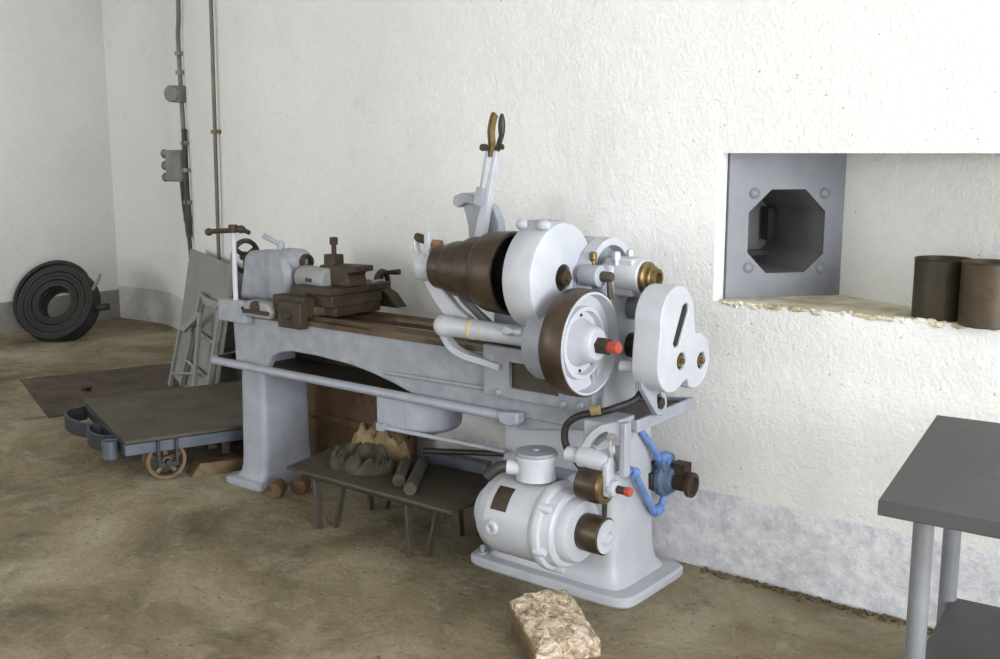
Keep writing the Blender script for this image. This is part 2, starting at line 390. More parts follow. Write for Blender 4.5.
jb.box(p.x - .07, p.x + .13, p.y - .07, p.y + .12, 1.33, 1.57)
jbo = obj('switch_box', jb, 'conduit', ct, .01)
for z in (1.36, 1.45, 1.54):
    m = MB(); m.cyl((p.x - .13, p.y - .03, z), (p.x - .06, p.y - .03, z), .028, seg=14); m.torus((p.x - .13, p.y - .03, z), (1, 0, 0), .026, .01, 14, 6); obj('cable_gland', m, 'conduit', jbo)

# ------------------------------------------------------------------ coils in the corner
def coil(name, label, c, tilt, yaw, radii, layers, gap, r, group=None, stubs=()):
    Rm = Matrix.Rotation(yaw, 4, 'Z') @ Matrix.Rotation(tilt, 4, 'X')
    ax = (Rm @ Vector((0, -1, 0))); c = Vector(c)
    m = MB()
    for l in range(layers):
        for i, rr in enumerate(radii):
            m.torus(c + ax * (l - (layers - 1) / 2) * gap + ax * random.uniform(-.006, .006), ax, rr + random.uniform(-.006, .006), r, 56, 9)
    o = obj(name, m, 'rubber'); tag(o, label, 'cable coil')
    return o, ax
c1, ax1 = coil('hose_coil', 'thick black coil of cable with many turns leaning in the far corner', (-8.31, 4.57, .29), R(-27), R(34), [.15, .185, .22, .25, .28, .31], 4, .040, .022)
MW[c1.name] = Matrix.Identity(4)
m = MB(); m.tube([(-8.06, 4.74, .42), (-8.02, 4.76, .49), (-8.0, 4.78, .55)], .014, 8, 4); obj('tie_end', m, 'conduit', c1)
m = MB(); m.tube([(-8.03, 4.74, .27), (-7.94, 4.80, .28)], .03, 10); obj('cable_end', m, 'rubber', c1)
upv = Vector((0, 0, 1)); upv = (upv - ax1 * upv.dot(ax1)).normalized()
c2, ax2 = coil('hose_coil', 'thin black hose ring standing behind the thick cable coil', Vector((-8.31, 4.57, .29)) - ax1 * .17 + upv * .10 + Vector((-.11, -.085, .01)), R(-27), R(34), [.335, .32], 2, .03, .013)

# ------------------------------------------------------------------ floor plate, pebble
m = MB(); m.prism([(-6.994, 3.525), (-5.84, 3.094), (-5.46, 4.02), (-6.66, 4.50)], 'z', .0, .006)
tag(obj('floor_plate', m, 'rustplate'), 'rusty brown steel plate lying flat on the floor behind the cart', 'steel plate')
m = MB(); m.blob((-6.32, 4.24 - .62, .022), (.05, .025, .016), .5, 6, 3, 3, flatten=.006)
tag(obj('stone', m, 'rust'), 'small brown lump on the back edge of the rusty floor plate', 'stone')

# ------------------------------------------------------------------ board and frames leaning on the wall
BA = Vector((-6.22, 4.218, .012)); bs = Vector((.909, -.416, 0)); bt = Vector((.078, .17, .982)); bn = Vector((-.409, -.893, .186))
def bp(s, t_, d=0): return BA + bs * s + bt * t_ + bn * d
m = MB(); m.loft([[bp(0, 0, -.024), bp(1.21, 0, -.024), bp(1.21, .897, -.024), bp(-.04, .897, -.024)], [bp(0, 0), bp(1.21, 0), bp(1.21, .897), bp(-.04, .897)]])
tag(obj('leaning_board', m, 'board', bevel=.003), 'large flat grey board leaning against the white wall', 'board')
def frame(name, label, A0, A1, B1, B0, cbs, d):
    t = thing(name, label, 'metal frame', tuple(bp(A0[0], 0, d)))
    pts = [bp(*A0, d), bp(*A1, d), bp(A1[0] * .72 + B1[0] * .28 + .0, A1[1] * .72 + B1[1] * .28 - .03, d), bp(B1[0] - .06, B1[1] - .02, d), bp(*B1, d), bp(*B0, d)]
    m = MB(); m.tube(pts, .03, flat=(tuple(bn), .022, .045)); obj('side_rail', m, 'frame', t, .003)
    for a, b in cbs:
        m = MB(); m.tube([bp(*a, d), bp(*b, d)], .01, 8); obj('crossbar', m, 'frame', t)
frame('folding_frame', 'tall light grey metal frame leaning flat on the grey board', (.44, .02), (.64, .66), (1.20, .665), (1.18, .02), [((.57, .42), (1.18, .42)), ((.50, .2), (1.18, .2))], .03)
frame('folding_frame', 'low light grey metal frame in front of the tall one beside the cart', (.36, .0), (.44, .40), (.94, .56), (1.10, .0), [((.385, .085), (1.06, .21))], .085)

# ------------------------------------------------------------------ flat cart
CL = Vector((-4.30, 2.64, 0)); CA = R(70)
cart = thing('flat_cart', 'low flat cart with worn brown deck and rusty iron wheels', 'cart', tuple(CL), CA)
# local frame: x runs along the visible side, y away to the left
L_ = 1.18; W_ = 1.0
m = MB(); m.box(0, L_, 0, W_, .205, .225); obj('deck', m, 'deck', cart, .004, local=True)
m = MB(); m.box(0, L_, -.0, .03, .15, .203); obj('side_beam', m, 'cartblue', cart, .003, local=True)
m = MB(); m.box(0, L_, W_ - .03, W_, .15, .203); obj('side_beam', m, 'cartblue', cart, .003, local=True)
m = MB(); m.box(-.004, .03, .03, W_ - .03, .15, .203); obj('end_beam', m, 'cartdark', cart, .003, local=True)
for cx in (.19, .98):
    for sy, y0 in ((1, .015), (-1, W_ - .015)):
        wh = MB()
        wh.rev([(.078, .0), (.093, .0), (.096, .012), (.086, .018), (.084, .052), (.096, .058), (.098, .07), (.080, .07), (.074, .06), (.074, .01)], (cx, y0, .098), (0, sy, 0), 40, True)
        for k in range(5):
            a = 2 * PI * k / 5 + .3
            wh.bar((cx, y0 + sy * .03, .098), (cx + .078 * math.cos(a), y0 + sy * .03, .098 + .078 * math.sin(a)), .02, .02, (0, 1, 0))
        wh.rev([(.0, -.012), (.022, -.012), (.026, .0), (.026, .065)], (cx, y0, .098), (0, sy, 0), 20)
        obj('wheel', wh, 'wheelrust', cart, local=True)
        ax_ = MB(); ax_.box(cx - .05, cx - .035, y0 - sy * .028 - .008, y0 - sy * .028 + .008, .075, .203); ax_.box(cx + .035, cx + .05, y0 - sy * .028 - .008, y0 - sy * .028 + .008, .075, .203)
        ax_.box(cx - .05, cx + .05, y0 - sy * .026 - .008, y0 - sy * .026 + .008, .075, .098); ax_.cyl((cx, y0 - sy * .05, .098), (cx, y0, .098), .014, seg=14)
        obj('axle_bracket', ax_, 'cartdark', cart, .002, local=True)
m = MB(); m.tube([(-.0, .50, .165), (-.06, .52, .165), (-.11, .62, .165), (-.13, .76, .165), (-.10, .88, .165), (-.0, .93, .165)], .03, sub=5, flat=((0, 0, 1), .075, .014)); obj('bumper_strap', m, 'cartdark', cart, local=True)
m = MB(); m.tube([(-.0, .22, .165), (-.05, .24, .165), (-.085, .32, .165), (-.085, .42, .165), (-.06, .49, .165), (0, .50, .165)], .03, sub=5, flat=((0, 0, 1), .075, .014)); obj('bumper_strap', m, 'cartdark', cart, local=True)
m = MB(); m.rev([(.03, .0), (.036, .0), (.036, .085), (.03, .085)], (-.045, .12, .12), (0, 0, 1), 20, True); obj('corner_socket', m, 'cartblue', cart, local=True)
m = MB(); m.box(.42, L_, .12, .15, .09, .203); m.box(.46, .50, .02, .06, .085, .203); m.box(.60, .64, .02, .06, .085, .203); obj('under_frame', m, 'rust', cart, .003, local=True)
m = MB(); m.prism([(.295, .001), (.66, .001), (.66, .055), (.34, .065)], 'y', -.015, .09)
mm = m.to_mesh('wedge_block'); o = bpy.data.objects.new('wedge_block', mm); mm.materials.append(M['wheelrust']); COL.objects.link(o)
o.location = CL; o.rotation_euler = (0, 0, CA); tag(o, 'long rusty wedge block on the floor chocking the cart wheel', 'wedge')
# two rusty rollers near the lathe's left foot
for x, y, lab in ((-3.63, 2.955, 'left rusty round roller end beside the tail-end lathe pedestal'), (-3.585, 3.06, 'right rusty round roller end, nearer the bench leg')):
    m = MB(); d = Vector((-.5, .86, 0)); m.rev([(.0, .0), (.034, .0), (.0375, .005), (.0375, .075), (.032, .08), (0, .08)], (x, y, .0375), d, 24)
    tag(obj('roller', m, 'rustpanel'), lab, 'roller')
# rusty plate standing behind the lathe
m = MB(); m.prism([(-3.93, .0), (-3.20, .0), (-3.20, .52), (-3.93, .50)], 'y', 3.42, 3.45); m.box(-3.91, -3.22, 3.405, 3.42, .25, .28)
tag(obj('rusty_panel', m, 'rustpanel', bevel=.004), 'rust brown steel panel standing on edge between lathe pedestals', 'steel panel')

# ------------------------------------------------------------------ low bench and what lies on it
BZ = .27
bench = thing('low_bench', 'low brown metal bench with hairpin legs under the lathe', 'bench', (-2.85, 2.97, 0))
m = MB(); m.prism([(-3.285, 2.745), (-2.385, 2.745), (-2.385, 3.20), (-3.375, 3.20)], 'z', BZ - .014, BZ); obj('bench_top', m, 'bench', bench, .003)
m = MB(); m.bar((-3.24, 2.80, BZ - .03), (-2.46, 2.80, BZ - .03), .02, .03); m.bar((-3.3, 3.14, BZ - .03), (-2.46, 3.14, BZ - .03), .02, .03); obj('rail', m, 'dark', bench)
for x in (-3.15, -2.63):
    for y in (2.83, 3.13):
        m = MB(); s = 1
        m.tube([(x - .055, y, BZ - .014), (x - .035, y, .0)], .013, flat=((0, 1, 0), .03, .014))
        m.tube([(x + .075, y + .05, BZ - .014), (x + .01, y + .05, .0)], .013, flat=((0, 1, 0), .03, .014))
        obj('leg', m, 'benchleg', bench, .002)
def heap(name, label, cat, c, rx, ry, h, rz, mat, fn, nx=70, ny=50, ang=40):
    """a crumpled sheet lying in a heap: closed height field with a rounded, wavy outline"""
    vs = []; cr, sr = math.cos(rz), math.sin(rz)
    for j in range(ny + 1):
        for i in range(nx + 1):
            u, v = 2 * i / nx - 1, 2 * j / ny - 1
            x, y = u * math.sqrt(1 - v * v / 2), v * math.sqrt(1 - u * u / 2)
            a = math.atan2(y, x); rr = 1 + .16 * noise.noise(Vector((math.cos(a) * 1.7, math.sin(a) * 1.7, h * 50)))
            r2 = min(1, x * x + y * y); env = (1 - r2 ** 1.6) ** .5 if r2 < 1 else 0
            px, py = x * rx * rr, y * ry * rr
            z = h * env * fn(px, py)
            vs.append((c[0] + px * cr - py * sr, c[1] + px * sr + py * cr, c[2] + max(z, 0) + .002))
    W_1 = nx + 1
    fs = [(j * W_1 + i, j * W_1 + i + 1, (j + 1) * W_1 + i + 1, (j + 1) * W_1 + i) for j in range(ny) for i in range(nx)]
    lp = list(range(nx + 1)) + [j * W_1 + nx for j in range(1, ny + 1)] + [ny * W_1 + i for i in range(nx - 1, -1, -1)] + [j * W_1 for j in range(ny - 1, 0, -1)]
    b0 = len(vs); vs += [(vs[k][0], vs[k][1], c[2] + .0005) for k in lp]; n = len(lp)
    fs += [(lp[k], b0 + k, b0 + (k + 1) % n, lp[(k + 1) % n]) for k in range(n)] + [tuple(range(b0, b0 + n))]
    return tag(obj(name, MB().add(vs, fs), mat, ang=ang), label, cat)
def f_cloth(x, y):
    p = Vector((x * 17, y * 17, .7)); q = p + Vector((noise.noise(p * .8), noise.noise(p * .8 + Vector((5, 2, 1))), 0)) * 1.1
    return .62 + .38 * noise.noise(q * .7) + .95 * (.35 - abs(noise.noise(q * 1.15))) + .10 * noise.noise(q * 3.5)
def f_paper(x, y):
    d, _ = noise.voronoi(Vector((x * 26, y * 26, 3.3)))
    return .40 + .85 * d[0] + .35 * noise.noise(Vector((x * 9, y * 9, 8)))
heap('canvas_bag', 'crumpled olive canvas bag heaped on the low bench', 'bag', (-3.02, 2.925, BZ), .15, .10, .105, R(8), 'canvas', f_cloth)
heap('crumpled_paper', 'crumpled tan paper lying behind the olive canvas bag', 'paper', (-3.10, 3.105, BZ), .18, .062, .125, R(0), 'paper', f_paper, ang=18)
for p0, p1, r, lab in (((-2.725, 2.83, BZ + .026), (-2.875, 3.03, BZ + .026), .025, 'short dull pipe beside the canvas bag, left of the pair'),
                       ((-2.625, 2.785, BZ + .026), (-2.83, 3.09, BZ + .026), .025, 'short dull pipe right of its pair on the low bench')):
    m = MB(); p0, p1 = Vector(p0), Vector(p1); L = (p1 - p0).length
    m.rev([(r, 0), (r, L), (r * .75, L), (r * .75, .02), (0, .02)], p0, p1 - p0, 20)
    tag(obj('pipe_piece', m, 'pipe'), lab, 'pipe')
m = MB(); m.tube([(-2.84, 3.10, BZ + .066), (-2.43, 3.185, BZ + .105)], .012, 10)
tag(obj('iron_rod', m, 'dark'), 'long dark iron rod lying across the bench over the pipes', 'rod')
m = MB(); m.bar((-2.86, 3.155, BZ + .024), (-2.55, 3.17, BZ + .024), .03, .045)  # bar takes the place of the painted wall band showing here
m.bar((-2.86, 3.155, BZ + .049), (-2.55, 3.17, BZ + .049), .05, .006)
tag(obj('blue_bar', m, 'cartblue', bevel=.002), 'blue grey steel bar lying along the back edge of the bench', 'steel bar')

# ------------------------------------------------------------------ LATHE
lt = thing('metal_lathe', 'large grey painted metalworking lathe with brown cone pulley and motor', 'lathe', (-2.8, 3.15, 0))
def se(cx, cy, hx, hy, z, n=36, e=.22):      # rounded rectangle ring
    out = []
    for k in range(n):
        a = 2 * PI * k / n + PI / n; c, s = math.cos(a), math.sin(a)
        out.append((cx + hx * math.copysign(abs(c) ** e, c), cy + hy * math.copysign(abs(s) ** e, s), z))
    return out
# pedestals
def pedestal(x0, x1, y0, y1, bx0, bx1, by0, by1, top, th):
    m = MB(); rings = []
    cx, cy = (bx0 + bx1) / 2, (by0 + by1) / 2; hx, hy = (bx1 - bx0) / 2, (by1 - by0) / 2
    tx, ty = (x0 + x1) / 2, (y0 + y1) / 2; thx, thy = (x1 - x0) / 2, (y1 - y0) / 2
    rings += [se(cx, cy, hx - .006, hy - .006, .0), se(cx, cy, hx, hy, .008), se(cx, cy, hx, hy, th - .01), se(cx, cy, hx - .008, hy - .008, th)]
    for f, z in ((.62, th + .006), (.86, th + .03), (.96, th + .07), (1.0, th + .13)):
        k = f
        rings.append(se(cx + (tx - cx) * k, cy + (ty - cy) * k, hx + (thx * 1.06 - hx) * k, hy + (thy * 1.06 - hy) * k, z))
    rings.append(se(tx, ty, thx, thy, top))
    return m.loft(rings)
pr = obj('pedestal', pedestal(-2.345, -1.855, 2.985, 3.27, -2.47, -1.745, 2.912, 3.365, .64, .038), 'paint_bright', lt)
for x, y in ((-2.41, 2.955), (-2.40, 3.31)):
    m = MB(); m.cyl((x, y, .036), (x, y, .05), .02, seg=6); m.cyl((x, y, .05), (x, y, .075), .009, seg=12); obj('anchor_bolt', m, 'paint', pr)
pl = obj('pedestal', pedestal(-3.92, -3.755, 3.02, 3.29, -4.015, -3.735, 2.965, 3.395, .64, .036), 'paint', lt)
for x, y in ((-3.96, 3.06), (-3.775, 3.02)):
    m = MB(); m.cyl((x, y, .034), (x, y, .048), .016, seg=6); m.cyl((x, y, .048), (x, y, .06), .008, seg=12); obj('anchor_bolt', m, 'stub', pl)
# bed
BY0, BY1 = 2.95, 3.27
prof = [(-3.865, .826), (-1.93, .826), (-1.93, .60), (-2.75, .612), (-2.85, .64), (-2.97, .667), (-3.10, .688), (-3.30, .700), (-3.46, .702), (-3.54, .69), (-3.60, .665), (-3.63, .62), (-3.64, .60), (-3.855, .60)]
m = MB(); m.prism(prof, 'y', BY0, BY0 + .035); m.prism(prof, 'y', BY1 - .035, BY1)
for x in (-3.86, -3.0, -2.3, -1.96): m.box(x, x + .03, BY0 + .03, BY1 - .03, .705, .826)
bed = obj('bed', m, 'paint_worn', lt, .005)
m = MB(); m.tube([(-2.90, BY0 - .004, .683), (-2.39, BY0 - .004, .690)], .009, 8); obj('bed_rib', m, 'paint_worn', bed)
m = MB()
for y0, y1 in ((BY0 - .008, BY0 + .07), (BY1 - .07, BY1 + .008)):
    c = (y0 + y1) / 2
    m.prism([(y0, .826), (y0, .846), (y0 + .012, .850), (c - .014, .850), (c, .864), (c + .014, .850), (y1 - .012, .850), (y1, .846), (y1, .826)], 'x', -3.868, -2.1)
for y in (3.055, 3.165): m.box(-3.86, -2.1, y - .016, y + .016, .826, .852)
obj('bed_way', m, 'way', lt)
# apron plate of the countershaft bracket with its opening
m = MB(); m.box(-2.383, -1.90, 2.925, 2.952, .674, .86)
c = MB(); c.box(-2.262, -2.045, 2.9, 2.947, .713, .808)
ap = obj('bracket_plate', m, 'paint_worn', lt, .004, cutter=c)
for x, z in ((-2.305, .692), (-2.02, .69), (-1.95, .695)):
    m = MB(); m.rev([(0, .014), (.008, .013), (.013, .006), (.013, 0)], (x, 2.925, z), (0, -1, 0), 16); obj('bolt_head', m, 'paint', ap)
m = MB(); m.box(-2.262, -2.045, 2.944, 2.949, .713, .808); obj('window_recess', m, 'panblk', ap)
# tray under the bed
m = MB()
m.box(-3.985, -2.25, 2.945, 3.30, .590, .600)
m.box(-3.985, -3.975, 2.945, 3.30, .60, .625)
m.box(-3.85, -2.25, 3.215, 3.225, .60, .72)  # dark back sheet stands for the shade seen through the bed arch
tr = obj('chip_tray', m, 'panblk', lt, .002)
m = MB(); m.tube([(-4.0, 3.10, .605), (-4.003, 2.945, .6), (-3.985, 2.93, .602), (-2.25, 2.93, .604)], .019, 14); obj('tray_rim', m, 'paint', tr)
m = MB(); m.prism([(-2.30, .625), (-2.205, .632), (-2.205, .59), (-2.24, .575), (-2.29, .582)], 'y', 2.90, 2.95); obj('tray_bracket', m, 'paint', tr, .008)
m = MB()
m.prism([(-2.25, .60), (-1.75, .668), (-1.75, .635), (-2.25, .555)], 'y', 2.955, 2.97)
m.prism([(-2.25, .62), (-1.75, .676), (-1.75, .66), (-2.25, .60)], 'y', 3.335, 3.35)
m.prism([(2.955, .668), (3.35, .676), (3.35, .632), (2.955, .625)], 'x', -1.755, -1.742)
tr2 = obj('end_tray', m, 'paint', lt, .003)
m = MB(); m.prism([(-2.24, .600), (-1.757, .662), (-1.757, .64), (-2.24, .565)], 'y', 2.972, 3.335); obj('tray_floor', m, 'panblk', tr2)
# sump drum under the tray
m = MB(); m.rev([(0, .0), (.12, .0), (.138, .012), (.142, .03), (.146, .14)], (-2.80, 3.08, .45), (0, 0, 1), 40); m.box(-2.945, -2.80, 2.935, 3.20, .455, .59)
dr = obj('sump_drum', m, 'paint', lt, .006)
m = MB(); m.tube([(-2.90, 2.925, .462), (-2.30, 2.955, .462)], .009, 10); m.box(-2.93, -2.89, 2.915, 2.95, .447, .478); obj('link_rod', m, 'paint', lt, .002)

# headstock
m = MB()
m.prism([(-2.42, .83), (-1.935, .83), (-1.935, 1.13), (-2.02, 1.16), (-2.38, 1.10), (-2.42, 1.06)], 'y', 3.03, 3.27)
hs = obj('headstock', m, 'paint', lt, .015)
m = MB()
m.prism([(3.035, .62), (3.245, .62), (3.25, .95), (3.225, 1.06), (3.20, 1.15), (3.17, 1.18), (3.11, 1.18), (3.07, 1.16), (3.04, 1.06)], 'x', -1.985, -1.922)
obj('end_column', m, 'paint_bright', hs, .012)
m = MB(); m.rev([(.165, 0), (.17, .01), (.17, .10), (.16, .115), (0, .115)], (-2.13, 3.14, 1.085), (1, 0, 0), 48); obj('gear_case', m, 'paint', hs)
m = MB(); m.rev([(.125, 0), (.15, .0), (.15, .05), (.125, .05)], (-2.02, 3.14, 1.105), (1, 0, 0), 48, True); obj('guard_arc', m, 'paint_bright', hs)
m = MB(); m.rev([(.062, -.12), (.062, .0), (.058, .006), (0, .006)], (-1.835, 3.135, 1.125), (1, 0, 0), 32)
m.box(-1.97, -1.855, 3.09, 3.18, 1.06, 1.19); bh = obj('spindle_bearing', m, 'paint_bright', hs, .006)
for y in (3.09, 3.18):
    m = MB(); m.cyl((-1.92, y, 1.165), (-1.92, y, 1.20), .010, seg=10); m.rev([(0, .03), (.012, .028), (.015, .02), (.015, 0)], (-1.92, y, 1.185), (0, 0, 1), 6); obj('cap_bolt', m, 'paint_bright', bh)
m = MB(); m.rev([(.055, -.01), (.056, .012), (.05, .018), (.042, .020), (.042, .032), (.036, .036), (.034, .05), (.022, .052), (.020, .03), (0, .03)], (-1.828, 3.135, 1.125), (1, 0, 0), 32); obj('spindle_end', m, 'brass', hs)
for k in range(8):
    a = 2 * PI * k / 8
m = MB(); m.rev([(.036, 0), (.038, .01), (.038, .075), (.03, .08), (0, .08)], (-2.0, 3.00, 1.135), (1, 0, 0), 24); sh = obj('shift_boss', m, 'paint', hs)
m = MB(); m.rev([(0, .055), (.014, .053), (.018, .045), (.018, 0)], (-1.93, 3.00, 1.135), (1, 0, 0), 18); m.tube([(-1.895, 3.0, 1.135), (-1.89, 3.0, 1.11), (-1.885, 3.0, 1.06)], [.008, .011], 10); obj('shift_handle', m, 'pipe', sh)
m = MB(); m.rev([(.010, 0), (.010, .02), (.014, .025), (.014, .045), (.008, .05), (0, .05)], (-1.97, 3.02, 1.165), (0, 0, 1), 12); obj('oil_cup', m, 'brass', hs)
# change gear cover
CX0, CX1 = -1.742, -1.642
cov = []
cov += circ(3.03, 1.010, .112, 20, 190, 16)
cov += [(2.912, .93)]
cov += circ(3.008, .872, .103, 185, 290, 10)
cov += [(3.075, .790), (3.110, .800)]
cov += circ(3.168, .852, .096, 240, 455, 14)
cov += [(3.155, .962)]
m = MB(); m.prism(cov, 'x', CX0, CX1)
c = MB(); sl = [(3.002, .935), (3.012, .918), (3.042, .920), (3.102, 1.03), (3.102, 1.05), (3.085, 1.06), (3.062, 1.052)]
c.prism(sl, 'x', CX1 - .012, CX1 + .05)
c.prism(circ(3.062, .866, .029), 'x', CX1 - .012, CX1 + .05); c.prism(circ(3.205, .846, .029), 'x', CX1 - .012, CX1 + .05)
gc = obj('gear_cover', m, 'paint_bright', lt, .012, cutter=c, seg=3)
m = MB(); m.prism([(y + (.0), z) for y, z in sl], 'x', CX1 - .014, CX1 - .008); obj('slot_lining', m, 'black', gc)  # black filling paints the shade in the slot
for y, z in ((3.062, .866), (3.205, .846)):
    m = MB(); m.rev([(0, .02), (.010, .02), (.012, .008), (.019, .007), (.019, 0)], (CX1 - .011, y, z), (1, 0, 0), 16); sn = obj('stud_nut', m, 'brass', gc)
    m = MB(); m.rev([(.0285, 0), (.0285, .003), (.018, .003)], (CX1 - .012, y, z), (1, 0, 0), 24); obj('stud_recess', m, 'black', gc)  # black ring stands for the shade around the stud
m = MB(); m.cyl((-1.80, 2.94, .85), (-1.74, 2.94, .85), .018, seg=14); m.cyl((-1.74, 2.94, .85), (-1.72, 2.94, .85), .024, seg=14); obj('hinge_knob', m, 'paint_bright', gc)
# stud shafts between column and cover
m = MB(); m.rev([(.040, 0), (.046, .01), (.046, .06), (.04, .07), (.03, .07), (.03, .17)], (-1.925, 3.20, 1.01), (1, 0, 0), 32); obj('change_gear', m, 'paint_worn', lt)
m = MB(); m.cyl((-1.93, 3.20, .87), (-1.75, 3.20, .87), .045); obj('stud_shaft', m, 'dark', lt)  # dark tone stands for the shadow behind the cover
# banjo arm below the cover: flat bar ending in an oblong eye
m = MB(); m.prism([(2.92, .84), (2.985, .84), (3.02, .80), (3.07, .775), (3.10, .72), (3.10, .685), (3.075, .665), (3.035, .675), (2.985, .73), (2.93, .79)], 'x', -1.735, -1.712)
c = MB(); c.prism([(3.05, .755), (3.078, .715), (3.076, .695), (3.06, .687), (3.035, .715), (3.03, .745)], 'x', -1.76, -1.69)
bj = obj('banjo_arm', m, 'paint', lt, .004, cutter=c)
m = MB(); m.rev([(.012, -.02), (.012, .012), (.022, .014), (.022, .03), (0, .03)], (-1.735, 3.052, .715), (1, 0, 0), 6); obj('clamp_nut', m, 'rust', bj)

# countershaft: cone pulley, guard, drive shaft
CY, CZ = 2.92, 1.13
X0 = -2.585
m = MB()
m.rev([(.05, 0), (.074, 0), (.080, .006), (.082, .03), (.084, .06), (.098, .075), (.101, .09), (.104, .148), (.118, .16), (.121, .175), (.124, .23), (.139, .245), (.143, .258), (.147, .30), (.149, .35), (.145, .356), (.136, .356), (.132, .34), (.128, .22), (.05, .20)], (X0, CY, CZ), (1, 0, 0), 64, True)
cone = obj('cone_pulley', m, 'bronze', lt)
m = MB(); m.cyl((X0 + .2, CY, CZ), (-2.21, CY, CZ), .05); obj('hub_sleeve', m, 'black', cone)  # hub coloured black for the shade inside the open cone
m = MB(); m.rev([(.04, 0), (.075, .0), (.08, .01), (.08, .05), (.04, .05)], (-2.20, CY, CZ), (1, 0, 0), 32); obj('hub_flange', m, 'paint', lt)
m = MB(); m.rev([(.129, 0), (.129, .004), (.05, .004)], (X0 + .27, CY, CZ), (1, 0, 0), 48); obj('cone_web', m, 'black', cone)  # black disc stands for the dark, unlit depth of the cone
m = MB(); m.rev([(.042, 0), (.052, .008), (.054, .02), (.054, .08), (0, .08)][::-1], (-2.672, CY, CZ - .005), (1, 0, 0), 32); bb = obj('left_bearing', m, 'paint_bright', lt)
# swinging arm down to the drive shaft (two webs)
m = MB()
m.prism([(-2.668, 1.115), (-2.645, 1.06), (-2.60, 1.0), (-2.555, .955), (-2.51, .93), (-2.50, .895), (-2.40, .93), (-2.43, .955), (-2.485, .985), (-2.535, 1.03), (-2.58, 1.08), (-2.60, 1.12)], 'y', 2.90, 2.935)
obj('swing_arm', m, 'paint_bright', lt, .008)
m = MB(); m.prism([(-2.60, 1.10), (-2.53, 1.0), (-2.43, .93), (-2.38, .93), (-2.47, .99), (-2.56, 1.10)], 'y', 2.97, 2.995); obj('swing_arm', m, 'paint', lt, .005)
# drive shaft tube
DYY, DZZ = 2.865, .925
m = MB(); m.rev([(0, -.005), (.030, -.003), (.038, .008), (.041, .02), (.041, .05), (.038, .06), (.036, .09), (.036, .46), (.05, .47), (.05, .52)], (-2.54, DYY, DZZ - .002), (1, 0, 0), 32); dt = obj('drive_shaft_tube', m, 'paint_bright', lt)
for x, w_ in ((-2.385, .014), (-2.325, .006)):
    m = MB(); m.rev([(.0365, 0), (.0372, .001), (.0372, w_ - .001), (.0365, w_)], (x, DYY, DZZ - .002), (1, 0, 0), 32); obj('yellow_stain', m, simple('yellow_stain', (.50, .40, .16), (.66, .58, .34), 30, .6), dt)
m = MB(); m.tube([(-2.535, 2.88, .90), (-2.50, 2.89, .845), (-2.45, 2.905, .815), (-2.38, 2.92, .800), (-2.30, 2.93, .785)], .03, sub=5, flat=((0, 1, 0), .04, .024)); obj('lower_arm', m, 'paint_bright', lt, .003)
m = MB(); m.rev([(.085, 0), (.115, .01), (.125, .03), (.125, .09), (0.03, .09)], (-2.09, DYY + .005, DZZ - .015), (1, 0, 0), 40); m.prism([(-2.12, .80), (-2.0, .80), (-2.0, 1.0), (-2.12, 1.0)], 'y', 2.88, 2.94); obj('shaft_bearing', m, 'paint', lt, .004)
m = MB(); m.rev([(0, 0), (.014, .004), (.018, .018), (.012, .034), (.009, .038), (.009, .05), (.015, .056), (.015, .085), (.010, .09), (.010, .14), (0, .14)], (-2.20, 2.815, .945), (1, 0, 0), 18); obj('lock_handle', m, 'paint_bright', lt)
# big gear guard
m = MB()
GX = -2.15
m.rev([(.0, 0), (.175, 0), (.184, .006), (.188, .018), (.188, .112), (.185, .122), (.178, .126), (0, .126)], (GX, CY, CZ - .0), (1, 0, 0), 64)
c = MB(); c.cyl((GX + .112, CY + .0, CZ), (GX + .2, CY, CZ), .047, seg=32)
gg = obj('gear_guard', m, 'paint_bright', lt, cutter=c)
m = MB(); m.rev([(0, .045), (.012, .045), (.014, .035), (.026, .034), (.028, .02), (.028, 0)], (GX + .108, CY, CZ), (1, 0, 0), 24); obj('shaft_end', m, 'bronze', gg)
m = MB(); m.rev([(.0, 0), (.0465, 0), (.0465, .004), (0, .004)], (GX + .111, CY, CZ), (1, 0, 0), 32); obj('hub_recess', m, 'black', gg)  # black disc paints the shade at the bottom of the hub hole
for xx in (GX + .015, GX + .105):
    m = MB(); m.rev([(0, -.012), (.012, -.010), (.018, 0), (.018, .02), (.012, .03), (0, .032)], (xx - .01, CY - .085, CZ + .182), (1, 0, 0), 16); obj('guard_lug', m, 'paint_bright', gg)
m = MB(); m.box(GX + .008, GX + .118, CY - .085, CY + .02, CZ + .15, CZ + .194); obj('guard_crest', m, 'paint', gg, .004)
# flat belt pulley at the end of the drive shaft
m = MB()
WX0 = -1.985
m.rev([(.150, .028), (.176, .028), (.179, .034), (.181, .065), (.179, .106), (.176, .112), (.168, .112)], (WX0, DYY, DZZ + .002), (1, 0, 0), 72, True)
pu = obj('belt_pulley', m, 'bronze', lt)
m = MB()
m.rev([(0, .06), (.173, .06), (.173, .1125), (.171, .116), (.164, .115), (.160, .078), (.124, .066), (.121, .088), (.108, .090), (.104, .070), (.082, .068), (.070, .092), (.062, .118), (.057, .136), (.05, .142), (0, .142)], (WX0, DYY, DZZ + .002), (1, 0, 0), 72)
pf = obj('pulley_face', m, 'paint_bright', pu)
for k in range(6):
    a = 2 * PI * k / 6 + .5
    m = MB(); m.rev([(0, .006), (.005, .004), (.006, 0)], (WX0 + .070, DYY + .094 * math.cos(a), DZZ + .094 * math.sin(a)), (1, 0, 0), 10); obj('rivet', m, 'rust', pf)
m = MB(); m.rev([(.018, .0), (.029, .0), (.030, .04), (.026, .046), (0, .046)], (WX0 + .138, DYY, DZZ), (1, 0, 0), 6); obj('hub_nut', m, 'rust', pu)
